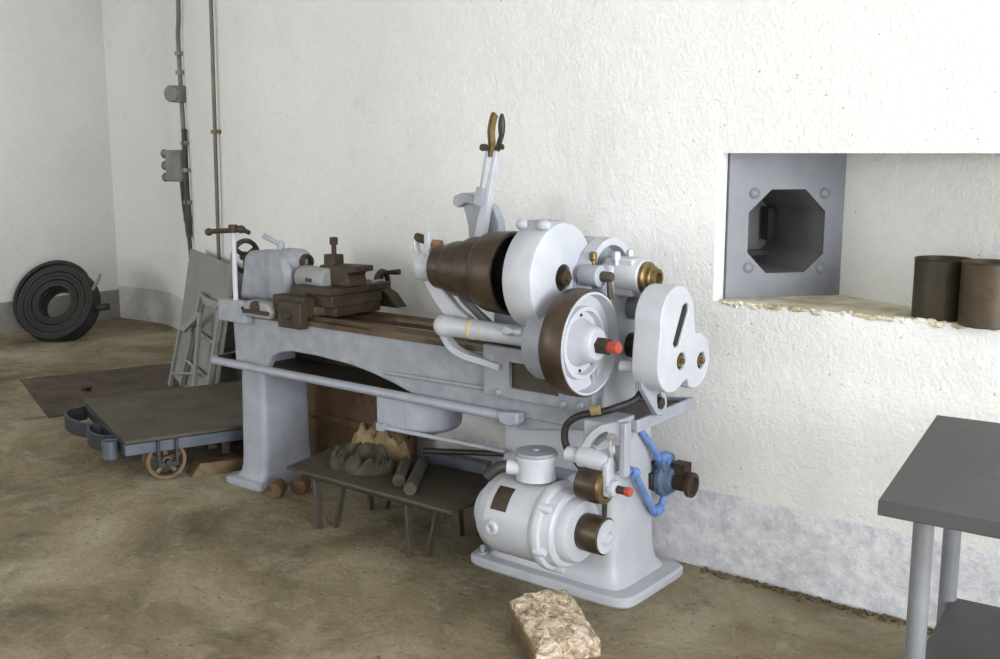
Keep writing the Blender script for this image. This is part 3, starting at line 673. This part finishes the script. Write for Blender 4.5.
m = MB(); m.rev([(.019, 0), (.020, .005), (.020, .036), (.017, .040), (0, .040)], (WX0 + .182, DYY, DZZ), (1, 0, 0), 18); obj('red_cap', m, 'red', pu)
# belt tension yoke at the left bearing and rod towards the lever
m = MB(); m.box(-2.645, -2.618, 2.90, 2.935, 1.16, 1.262); m.tube([(-2.64, 2.917, 1.175), (-2.67, 2.917, 1.172), (-2.692, 2.917, 1.185), (-2.697, 2.917, 1.22), (-2.69, 2.917, 1.245)], .01, flat=((0, 1, 0), .03, .010), sub=3)
ty = obj('tension_yoke', m, 'paint_bright', lt, .005)
m = MB(); m.rev([(0, 0), (.015, .002), (.017, .012), (.017, .05), (.010, .052), (.010, .07), (0, .07)], (-2.70, 2.915, 1.238), Vector((.45, .1, -.12)), 14); obj('yoke_pin', m, 'rust', ty)
m = MB(); m.rev([(.019, 0), (.021, .004), (.021, .03), (.019, .034)], (-2.615, 2.925, 1.21), (1, 0, .05), 6); obj('rod_nut', m, 'redbrown', ty)
m = MB(); m.tube([(-2.64, 2.92, 1.208), (-2.58, 2.95, 1.205), (-2.53, 3.0, 1.215), (-2.48, 3.04, 1.22)], .011, 10, 4); obj('tension_rod', m, 'paint_bright', ty)
# belt lever with its toothed sector
LY = 3.11
m = MB()
m.prism([(-2.635, 1.355), (-2.60, 1.372), (-2.56, 1.37), (-2.525, 1.35), (-2.50, 1.36), (-2.48, 1.345), (-2.455, 1.30), (-2.445, 1.24), (-2.47, 1.20), (-2.52, 1.18), (-2.60, 1.18), (-2.605, 1.27), (-2.62, 1.32)], 'y', LY - .0, LY + .04)
m.prism([(-2.54, 1.24), (-2.40, 1.24), (-2.36, 1.12), (-2.45, 1.10)], 'y', LY + .002, LY + .05)
sec = obj('lever_sector', m, 'paint', lt, .006)
m = MB(); m.prism([(-2.665, 1.355), (-2.66, 1.385), (-2.62, 1.398), (-2.575, 1.392), (-2.545, 1.372), (-2.56, 1.352), (-2.60, 1.36), (-2.64, 1.34)], 'y', LY - .02, LY + .055); obj('sector_rim', m, 'paint', sec, .004)
m = MB(); m.prism([(-2.55, 1.20), (-2.505, 1.20), (-2.49, 1.26), (-2.448, 1.50), (-2.432, 1.57), (-2.452, 1.575), (-2.468, 1.50), (-2.525, 1.30)], 'y', LY - .045, LY - .015); lv = obj('belt_lever', m, 'paint_bright', lt, .005)
m = MB(); m.tube([(-2.515, LY - .05, 1.36), (-2.50, LY - .05, 1.43)], .016, flat=((0, 1, 0), .02, .036)); obj('latch_block', m, 'paint', lv, .003)
m = MB(); m.tube([(-2.50, LY - .055, 1.42), (-2.472, LY - .055, 1.57)], .005, 8); obj('latch_rod', m, 'paint', lv)
m = MB(); m.tube([(-2.47, LY - .04, 1.55), (-2.462, LY - .04, 1.585), (-2.458, LY - .045, 1.61), (-2.457, LY - .05, 1.65), (-2.45, LY - .045, 1.70), (-2.445, LY - .04, 1.712)], .012, flat=((.3, .9, 0), .02, .022), sub=4); m.blob((-2.456, LY - .045, 1.665), (.012, .012, .045), 0, 4, 1, 3); obj('grip', m, 'brass', lv)
m = MB(); m.blob((-2.424, LY - .03, 1.665), (.014, .013, .050), 0, 4, 1, 3); m.tube([(-2.424, LY - .03, 1.63), (-2.435, LY - .03, 1.60), (-2.445, LY - .03, 1.565)], .010, 8, 3); obj('grip', m, 'dark', lv)
m = MB(); m.rev([(.010, 0), (.012, .012), (0, .014)], (-2.43, LY - .03, 1.585), Vector((.8, 0, .2)), 10); obj('stop_pin', m, 'rust', lv)
m = MB(); m.rev([(0, 0), (.014, 0), (.014, .02), (0, .02)], (-2.478, LY - .055, 1.585), (0, -1, 0), 12); obj('pivot_pin', m, 'rust', lv)
m = MB(); m.rev([(0, .02), (.014, .02), (.016, .012), (.016, 0)], (-2.525, LY - .045, 1.215), (0, -1, 0), 14); obj('pivot_bolt', m, 'rust', lv)

for o_ in (lv, *lv.children):
    for v in o_.data.vertices:
        if v.co.z > 1.25: v.co.x += (v.co.z - 1.25) * .02; v.co.z = 1.25 + (v.co.z - 1.25) * .95

# tailstock
TY, TZ = 3.13, 1.07
m = MB()
m.prism([(-3.96, .875), (-3.62, .875), (-3.60, .95), (-3.60, 1.03), (-3.63, 1.10), (-3.70, 1.115), (-3.88, 1.105), (-3.915, 1.08), (-3.93, 1.0)], 'y', TY - .075, TY + .075)
ts = obj('tailstock', m, 'paint_worn', lt, .03, seg=4)
m = MB(); m.rev([(.056, 0), (.056, .09), (.046, .11), (.03, .112)], (-3.68, TY, TZ), (1, 0, 0), 28); obj('quill_nose', m, 'paint_worn', ts)
m = MB(); m.rev([(.034, 0), (.036, .02), (.032, .03), (.022, .03), (.016, .0), (0, 0)], (-3.575, TY, TZ), (1, 0, 0), 24); obj('quill_ring', m, 'rust', ts)
m = MB(); m.torus((-3.985, TY, TZ), (1, 0, 0), .072, .012, 40, 10)
for k in range(3):
    a = 2 * PI * k / 3 + .5; m.bar((-3.985, TY, TZ), (-3.985, TY + .07 * math.cos(a), TZ + .07 * math.sin(a)), .016, .02, (1, 0, 0))
m.cyl((-4.005, TY, TZ), (-3.92, TY, TZ), .022); m.cyl((-3.985, TY + .05, TZ - .055), (-4.05, TY + .05, TZ - .055), .008, seg=10); obj('handwheel', m, 'dark', ts)
m = MB(); m.cyl((-3.73, TY, 1.10), (-3.73, TY, 1.135), .017, seg=16); m.blob((-3.73, TY, 1.14), (.018, .018, .016), 0, 4, 1, 3); m.tube([(-3.73, TY, 1.135), (-3.82, TY - .02, 1.175)], [.010, .014], 10); obj('clamp_lever', m, 'paint', ts)
m = MB(); m.box(-3.94, -3.58, 2.975, 3.25, .848, .882); obj('tailstock_base', m, 'rust', ts, .006)
m = MB(); m.prism([(-3.74, .835), (-3.56, .835), (-3.545, .87), (-3.58, .905), (-3.70, .91), (-3.76, .88)], 'y', 2.905, 2.975); obj('side_casting', m, 'frame', ts, .012)
m = MB(); m.rev([(0, 0), (.028, .0), (.028, .02), (0, .02)], (-3.645, 2.915, .883), (0, -1, 0), 18); m.box(-3.72, -3.55, 2.89, 2.905, .855, .872); obj('hook', m, 'rust', ts, .003)
# bed-end bracket with the ball crank
m = MB(); m.box(-3.91, -3.72, 2.905, 2.95, .80, .90); eb = obj('end_bracket', m, 'paint_worn', lt, .006)
m = MB(); m.tube([(-3.805, 2.925, .89), (-3.810, 2.93, 1.22)], .0115, 12); ckr = obj('crank_rod', m, 'paint_bright', eb)
m = MB(); m.tube([(-3.985, 2.93, 1.196), (-3.96, 2.93, 1.199), (-3.81, 2.93, 1.21), (-3.75, 2.93, 1.217), (-3.70, 2.93, 1.205)], [.013, .010], 12); m.blob((-3.985, 2.93, 1.195), (.02, .018, .018), 0, 4, 1, 3); m.rev([(0, 0), (.02, 0), (.022, .02), (.02, .035), (0, .035)], (-3.81, 2.93, 1.20), (0, 0, 1), 16); m.blob((-3.755, 2.93, 1.217), (.025, .02, .018), 0, 4, 1, 3); obj('ball_crank', m, 'rust', eb)
# carriage
m = MB()
m.prism([(-3.56, 2.935), (-3.36, 2.935), (-3.36, 2.99), (-3.33, 3.02), (-3.27, 3.03), (-3.27, 3.30), (-3.56, 3.30)], 'z', .858, .905)
m.box(-3.50, -3.355, 2.905, 2.952, .812, .925)
m.box(-3.46, -3.26, 3.00, 3.30, .90, .955)
cg = obj('carriage', m, 'rust', lt, .006)
m = MB(); m.box(-3.56, -3.36, 2.93, 3.0, .90, .945); m.rev([(0, .01), (.015, .01), (.017, 0)], (-3.43, 2.905, .865), (0, -1, 0), 14); m.box(-3.50, -3.40, 2.985, 3.06, .94, .985); obj('clamp_piece', m, 'rust', cg, .005)
m = MB(); m.box(-3.41, -3.25, 2.98, 3.34, .955, .985); obj('cross_slide', m, 'rust', cg, .004)
m = MB(); m.rev([(0, 0), (.05, 0), (.055, .01), (.055, .20), (.048, .21), (0, .21)], (-3.56, TY - .02, 1.005), (1, -.12, 0), 28); cs = obj('compound_body', m, 'frame', cg)
for dx in (.10, .125):
    m = MB(); m.rev([(0, .004), (.009, .004), (.009, 0)], (-3.56 + dx, TY - .02 - .055 - .12 * dx, 1.005), (0, -1, 0), 12); obj('set_screw', m, 'dark', cs)
m = MB(); m.prism([(-3.44, .985), (-3.24, .985), (-3.24, 1.0), (-3.25, 1.03), (-3.24, 1.045), (-3.20, 1.05), (-3.20, 1.075), (-3.42, 1.07), (-3.42, 1.04), (-3.40, 1.03)], 'y', TY - .05, TY + .06); obj('compound_slide', m, 'rust', cg, .005)
m = MB(); m.box(-3.415, -3.35, TY - .03, TY + .03, 1.05, 1.115); tp = obj('tool_post', m, 'rust', cg, .004)
m = MB(); m.cyl((-3.38, TY, 1.11), (-3.38, TY, 1.165), .011, seg=12); m.rev([(.010, 0), (.018, .002), (.018, .03), (.014, .034), (0, .034)], (-3.38, TY, 1.155), (0, 0, 1), 4); obj('tool_screw', m, 'rust', tp)
m = MB(); m.box(-3.36, -3.22, TY - .02, TY + .02, 1.045, 1.075); obj('tool_holder', m, 'rust', cg, .003)
m = MB(); m.tube([(-3.28, 3.25, .985), (-3.35, 3.40, .975)], .011, 10); obj('feed_screw', m, 'stub', cg)
hw = MB(); hd = Vector((.55, .83, 0)).normalized(); hc = Vector((-3.36, 3.40, .955))
hw.torus(hc, Vector((.95, .3, 0)), .062, .013, 36, 10)
for k in range(4):
    a = PI / 2 * k; e = Vector((-.3, .95, 0)).normalized(); hw.bar(hc, hc + e * .055 * math.cos(a) + Vector((0, 0, 1)) * .055 * math.sin(a), .012, .014, (.95, .3, 0))
hw.cyl(hc - Vector((.03, .01, 0)), hc + Vector((.03, .01, 0)), .016, seg=14)
hwo = obj('handwheel', hw, 'dark', cg)
m = MB(); m.tube([(-3.35, 3.405, 1.012), (-3.275, 3.43, 1.018)], [.009, .013], 10); obj('handle_knob', m, 'rust', hwo)
m = MB(); m.prism([(-3.36, .87), (-3.20, .87), (-3.26, .93), (-3.31, .95)], 'y', 3.33, 3.40); obj('apron', m, 'rust', cg, .006)

# electric motor
mY, mZ = 2.805, .30
m = MB(); m.rev([(0, -.315), (.075, -.315), (.085, -.305), (.088, -.28), (.120, -.27), (.132, -.255), (.134, -.235), (.140, -.225), (.142, -.21), (.142, -.03), (.146, -.025), (.152, -.012), (.154, 0), (.150, .012), (.14, .016)], (-1.95, mY, mZ), (1, 0, 0), 64)
mo = obj('motor', m, 'paint_bright', lt)
m = MB(); m.rev([(.14, .010), (.136, .018), (.134, .05), (.126, .058), (.112, .058), (.110, .085), (.102, .096), (.085, .10), (.06, .102), (.056, .13), (.04, .134), (.02, .134)], (-1.95, mY, mZ), (1, 0, 0), 64); obj('end_bell', m, 'paint_bright', mo)
for a in (200, 140, 260, 20):
    m = MB(); y, z = mY + .143 * math.cos(R(a)), mZ + .143 * math.sin(R(a)); m.rev([(.012, -.03), (.017, -.03), (.017, .0), (.012, .012), (0, .012)], (-1.925, y * .985 + mY * .015, z), (1, 0, 0), 12); obj('bell_bolt', m, 'paint_bright', mo)
# terminal box on top, elbow, nameplate, plug
m = MB(); m.rev([(.070, 0), (.066, .02), (.066, .068), (.072, .070), (.072, .084), (.070, .086)], (-2.05, mY, .448), (0, 0, 1), 36); tb = obj('terminal_box', m, 'paint_bright', mo)
m = MB(); m.rev([(.072, .0), (.074, .004), (.070, .012), (.012, .014), (.010, .02), (0, .02)], (-2.05, mY, .533), (0, 0, 1), 36); obj('box_lid', m, 'paint_worn', tb)
m = MB(); m.tube([(-2.09, 2.77, .485), (-2.13, 2.745, .488)], .026, 16); obj('box_neck', m, 'paint_bright', tb)
m = MB(); m.tube([(-2.125, 2.75, .489), (-2.15, 2.725, .485), (-2.17, 2.705, .467), (-2.18, 2.695, .452)], .021, 14, 4); obj('cable_gland', m, 'dark', tb)
m = MB(); n_ = 8; ang0, ang1 = R(122), R(158)
rings = []
for k in range(n_ + 1):
    a = ang0 + (ang1 - ang0) * k / n_; q = lambda r_: (mY + r_ * math.cos(a), mZ + r_ * math.sin(a))
    i_, o_ = q(.141), q(.144); rings.append([(-2.145, *i_), (-2.08, *i_), (-2.08, *o_), (-2.145, *o_)])
m.loft(rings); obj('name_plate', m, 'rust', mo, label='brown blank name plate')
a = R(183); m = MB(); pc = Vector((-2.13, mY + .141 * math.cos(a), mZ + .141 * math.sin(a))); nn = Vector((0, math.cos(a), math.sin(a)))
m.rev([(.011, 0), (.026, 0), (.028, .008), (.022, .016), (.013, .016), (.010, .006), (0, .006)], pc - nn * .003, nn, 20); obj('eye_plug', m, 'paint_bright', mo)
m = MB(); m.box(-2.25, -1.98, 2.90, 2.99, .20, .44); obj('motor_mount', m, 'paint', mo, .01)
m = MB(); m.tube([(-1.925, mY - .09, mZ - .01), (-1.895, mY - .10, mZ - .02)], .012, 10); m.rev([(0, 0), (.018, .0), (.018, .012), (0, .012)], (-1.925, mY - .09, mZ - .01), (-1, 0, 0), 6); obj('grease_cup', m, 'redbrown', mo)
m = MB(); m.cyl((-1.84, mY, mZ), (-1.80, mY, mZ), .022); m.rev([(.03, 0), (.040, .004), (.055, .016), (.062, .03), (.064, .07), (.063, .115), (.058, .118)], (-1.88, mY, mZ + .003), (1, 0, 0), 40); mp = obj('motor_pulley', m, 'bronze', mo)
m = MB(); m.rev([(.057, 0), (.057, .003), (.03, .001), (.026, .008), (.02, .010), (.016, .004), (0, .004)], (-1.763, mY, mZ + .003), (1, 0, 0), 40); obj('pulley_face', m, 'paint_bright', mp)

# idler assembly above the motor
m = MB()
arc_o = [( -1.745 + .16 * math.cos(R(a)), .535 + .16 * math.sin(R(a))) for a in range(90, 181, 9)]
m.prism([(-1.745, .695)] + arc_o[1:] + [(-1.86, .535), (-1.84, .575), (-1.80, .60), (-1.77, .62), (-1.745, .62)], 'y', 2.80, 2.825)
arc_i = [( -1.745 + .135 * math.cos(R(a)), .535 + .135 * math.sin(R(a))) for a in range(112, 160, 6)]
arc_j = [( -1.745 + .112 * math.cos(R(a)), .535 + .112 * math.sin(R(a))) for a in range(112, 160, 6)]
c = MB(); c.prism(arc_i + arc_j[::-1], 'y', 2.78, 2.85)
qb = obj('idler_quadrant', m, 'paint_bright', lt, .003, cutter=c)
m = MB(); m.box(-1.742, -1.72, 2.79, 2.825, .52, .70); m.box(-1.775, -1.742, 2.815, 2.835, .53, .69); m.box(-1.90, -1.80, 2.82, 2.98, .60, .68); obj('angle_bracket', m, 'paint', qb, .004)
m = MB(); m.rev([(0, .02), (.009, .02), (.010, .012), (.016, .012), (.016, 0)], (-1.775, 2.80, .645), (0, -1, 0), 12)
m.tube([(-1.775, 2.79, .64), (-1.77, 2.78, .61), (-1.765, 2.785, .585)], .006, 8, 3); obj('adjusting_screw', m, 'stub', qb)
m = MB(); m.rev([(.026, -.05), (.026, 0), (.036, .005), (.037, .02), (.037, .11), (.032, .118), (.02, .120), (0, .12)], (-1.90, 2.805, .558), (1, 0, -.0), 28); ih = obj('idler_hub', m, 'paint_bright', lt)
m = MB(); m.rev([(.04, 0), (.054, .004), (.058, .02), (.058, .075), (.054, .085), (.05, .086)], (-1.885, 2.79, .478), (1, .0, -.03), 32); ir = obj('idler_pulley', m, 'bronze', lt)
m = MB(); m.rev([(.05, 0), (.055, .002), (.055, .014), (.035, .016), (.034, .004)], (-1.80, 2.79, .476), (1, 0, 0), 32); obj('idler_rim', m, 'brass', ir)
m = MB(); m.prism([(2.765, .455), (2.80, .44), (2.825, .46), (2.83, .55), (2.79, .585), (2.765, .56)], 'x', -1.79, -1.768); m.rev([(.028, 0), (.03, .01), (.028, .028), (0, .028)], (-1.775, 2.792, .478), (1, 0, 0), 20); obj('idler_fork', m, 'paint_bright', ir, .005)
m = MB(); m.cyl((-1.75, 2.792, .478), (-1.715, 2.792, .478), .013, seg=12); ib = obj('idler_bolt', m, 'rust', ir)
m = MB(); m.rev([(.015, 0), (.016, .003), (.015, .018), (0, .02)], (-1.715, 2.792, .478), (1, 0, 0), 14); obj('red_tip', m, 'red', ib)
m = MB(); m.tube([(-1.80, 2.80, .45), (-1.80, 2.80, .39), (-1.80, 2.80, .372)], .01, flat=((0, 1, 0), .02, .008)); il = obj('idler_link', m, 'dark', lt)
# black cable from the end column round to the motor
m = MB(); m.tube([(-1.80, 3.03, .80), (-1.80, 2.97, .74), (-1.84, 2.90, .715), (-1.88, 2.87, .70), (-1.94, 2.84, .685), (-1.985, 2.83, .65), (-1.995, 2.83, .60), (-1.975, 2.83, .555), (-1.93, 2.83, .515), (-1.90, 2.84, .47)], .0125, 10, 5); cb = obj('power_cable', m, 'rubber', lt)
m = MB(); m.tube([(-1.905, 2.853, .705), (-1.875, 2.863, .712)], .018, 10); obj('cable_tie', m, 'paper', cb)

def shift(o, dx):
    for v in o.data.vertices: v.co.x += dx
    for ch in o.children: shift(ch, dx)
for o_ in (qb, ih, ir, il): shift(o_, .032)
shift(cb, .045)

# blue coolant pump with its pipes
PX, PY, PZ = -1.835, 3.295, .37
m = MB()
m.rev([(.03, 0), (.056, .004), (.060, .012), (.060, .03), (.070, .034), (.070, .06), (.058, .066), (.045, .09), (.03, .09)], (PX - .045, PY, PZ), (1, 0, 0), 10)
m.box(PX - .02, PX + .02, PY - .045, PY + .045, PZ + .04, PZ + .085)
pmp = obj('coolant_pump', m, 'pump_blue', lt, .005)
m = MB()
for k in range(7):
    a = 2 * PI * k / 7; m.bar((PX - .055, PY, PZ), (PX - .055, PY + .055 * math.cos(a), PZ + .055 * math.sin(a)), .018, .03, (1, 0, 0))
m.cyl((PX - .08, PY, PZ), (PX - .02, PY, PZ), .03); obj('pump_gear', m, 'dark', pmp)
m = MB(); m.cyl((PX + .03, PY, PZ - .005), (PX + .11, PY, PZ - .005), .03); m.box(PX + .03, PX + .085, PY - .01, PY + .045, PZ + .0, PZ + .065); m.rev([(.04, 0), (.046, .005), (.046, .02), (.032, .022), (.028, .008), (0, .008)], (PX + .098, PY, PZ - .005), (1, 0, 0), 24); obj('pump_shaft', m, 'rust', pmp)
m = MB(); m.tube([(-1.86, 3.13, .60), (-1.84, 3.20, .515), (-1.835, 3.235, .47), (-1.83, 3.25, .455), (-1.825, 3.29, .455)], .0125, 10, 4); m.rev([(.017, -.02), (.02, -.02), (.02, .02), (.017, .02)], (-1.828, 3.265, .456), (.2, .9, .1), 10); m.rev([(.019, -.015), (.019, .03)], (-1.83, 3.295, .435), (0, 0, 1), 10)
obj('supply_pipe', m, 'blue', pmp)
m = MB(); m.tube([(-1.855, 2.985, .465), (-1.835, 3.03, .46), (-1.825, 3.06, .45), (-1.825, 3.10, .40), (-1.83, 3.20, .28), (-1.83, 3.235, .262), (-1.83, 3.27, .28), (-1.83, 3.29, .32)], .0125, 10, 4); m.rev([(.019, -.02), (.021, -.01), (.021, .02), (.018, .025)], (-1.83, 3.235, .263), (.05, .9, .1), 10); m.rev([(.019, -.02), (.019, .02)], (-1.826, 3.055, .452), (.1, .8, -.3), 10)
obj('return_pipe', m, 'blue', pmp)
m = MB(); m.cyl((-1.86, 3.26, .375), (-1.80, 3.28, .375), .03, seg=14); m.box(-1.87, -1.845, 3.22, 3.30, .34, .40); obj('pump_bracket', m, 'dark', pmp, .004)

shift(pmp, .012)

# ------------------------------------------------------------------ table at the right edge
tb_ = thing('steel_table', 'dark grey steel table on round legs at far right before the white wall', 'table', (-.713, 2.244, 0), R(4.5))
TH = .8
m = MB(); m.prism([(0, 0), (1.3, -.06), (1.3, .87), (-.055, .875)], 'z', TH - .035, TH); obj('tabletop', m, 'dkgrey', tb_, .003, local=True)
for x, y in ((.052, .24), (1.15, .24), (.036, .72), (1.15, .74)):
    m = MB(); m.tube([(x, y, .0), (x, y, TH - .035)], .024, 24); obj('leg', m, 'tube', tb_, local=True)
m = MB(); m.box(.045, 1.17, .22, .74, .295, .315); obj('lower_shelf', m, 'dkgrey', tb_, .003, local=True)

# ------------------------------------------------------------------ wood block
wb = thing('wood_block', 'short splintered timber block on the floor in front of the lathe', 'wood block', (-1.812, 2.578, 0), R(-32))
bm_ = MB(); nx, ny = 26, 16
Lx, Wy, Hh = .25, .215, .12
grid = []
for j in range(ny + 1):
    for i in range(nx + 1):
        u, v = i / nx, j / ny; x = (u - .5) * Lx; y = (v - .5) * Wy
        edge = min(u, 1 - u, v, 1 - v)
        z = Hh + .010 * noise.noise(Vector((x * 22, y * 30, 1.2))) + .007 * noise.noise(Vector((x * 60, y * 70, 4))) - .065 * u ** 1.3 + .012 * (1 - abs(2 * v - 1))
        if edge == 0: z -= .012
        grid.append((x + (.01 * noise.noise(Vector((v * 9, u * 3, 0))) if u in (0, 1) else 0), y + (.008 * noise.noise(Vector((u * 9, 3, 0))) if v in (0, 1) else 0), z))
vs = list(grid); fs = [(j * (nx + 1) + i, j * (nx + 1) + i + 1, (j + 1) * (nx + 1) + i + 1, (j + 1) * (nx + 1) + i) for j in range(ny) for i in range(nx)]
loop = [i for i in range(nx + 1)] + [j * (nx + 1) + nx for j in range(1, ny + 1)] + [ny * (nx + 1) + i for i in range(nx - 1, -1, -1)] + [j * (nx + 1) for j in range(ny - 1, 0, -1)]
b0 = len(vs)
for i in loop: vs.append((grid[i][0], grid[i][1], 0))
n = len(loop)
for k in range(n): fs.append((loop[k], b0 + k, b0 + (k + 1) % n, loop[(k + 1) % n]))
fs.append(tuple(range(b0, b0 + n)))
bm_.add(vs, fs); obj('block', bm_, 'wood', wb, local=True, ang=50)
m = MB(); m.prism([(-Lx / 2 + .002, 0), (Lx / 2 - .004, 0), (Lx / 2 - .004, Hh - .078), (0, Hh - .038), (-Lx / 2 + .002, Hh - .014)], 'y', -Wy / 2 - .006, -Wy / 2 + .008); obj('dark_face', m, 'wood_end', wb, .002, local=True)

# ------------------------------------------------------------------ tins in the niche
def tin(name, label, x, y, r, h, mat):
    m = MB(); m.rev([(0, 0), (r - .003, 0), (r, .004), (r, h - .006), (r + .003, h - .003), (r, h), (r - .004, h - .002), (r - .004, .006), (0, .006)], (x, y, NZ0), (0, 0, 1), 48)
    return tag(obj(name, m, mat), label, 'tin')
tin('tin_can', 'dark brown open tin standing on the niche sill, left of two', -.965, 3.54, .086, .195, 'can')
tin('tin_can', 'rust streaked open tin at the right edge of the niche sill', -.803, 3.462, .083, .20, 'can2')

# ------------------------------------------------------------------ rubble along the wall foot
m = MB()
for k in range(420):
    x = random.uniform(-1.72, .0); y = 3.44 - abs(random.gauss(0, .022)); r = random.uniform(.003, .011)
    if y < 3.375: y = 3.40
    m.blob((x, y - r, r * .4), (r, r, r * .7), .5, 5, k, 1)
o = obj('rubble', m, 'wood_end'); tag(o, 'brown crumbs and plaster rubble scattered along the foot of the white wall', 'rubble'); o['kind'] = 'stuff'

# ------------------------------------------------------------------ light, world, camera
wd = bpy.data.worlds.new('sky'); bpy.context.scene.world = wd; wd.use_nodes = True
bg = wd.node_tree.nodes['Background']; bg.inputs[0].default_value = (.80, .90, 1.0, 1); bg.inputs[1].default_value = 1.0
def area(name, loc, rot, sx, sy, power, col):
    l = bpy.data.lights.new(name, 'AREA'); l.shape = 'RECTANGLE'; l.size = sx; l.size_y = sy; l.energy = power; l.color = col
    o = bpy.data.objects.new(name, l); COL.objects.link(o); o.location = loc; o.rotation_euler = rot; return o
area('doorway_daylight', (DX + .1, (DY0 + DY1) / 2, DZ / 2), (0, R(90), 0), DZ, DY1 - DY0, 800, (.93, .965, 1.0))
for (a, b), pw in zip(FILL_WINS, (190, 45, 12)): area('window_daylight', ((a + b) / 2, -4.25, (WZ0 + WZ1) / 2), (R(90), 0, 0), b - a, WZ1 - WZ0, pw, (.95, .98, 1.0))  # fill lamps set in the added windows

cam = bpy.data.cameras.new('camera'); co = bpy.data.objects.new('camera', cam); COL.objects.link(co)
cam.sensor_fit = 'HORIZONTAL'; cam.sensor_width = 36; cam.lens = 1050 / 1000 * 36; cam.clip_start = .05
co.location = (0, 0, 1.55); co.rotation_euler = (PI / 2 - math.atan(177 / 1050), 0, R(38.2))
sc = bpy.context.scene; sc.camera = co
sc.view_settings.view_transform = 'Standard'; sc.view_settings.look = 'None'; sc.view_settings.exposure = 0; sc.view_settings.gamma = 1; sc.view_settings.use_curve_mapping = False
sc.cycles.use_denoising = True; sc.cycles.max_bounces = 8; sc.cycles.diffuse_bounces = 5
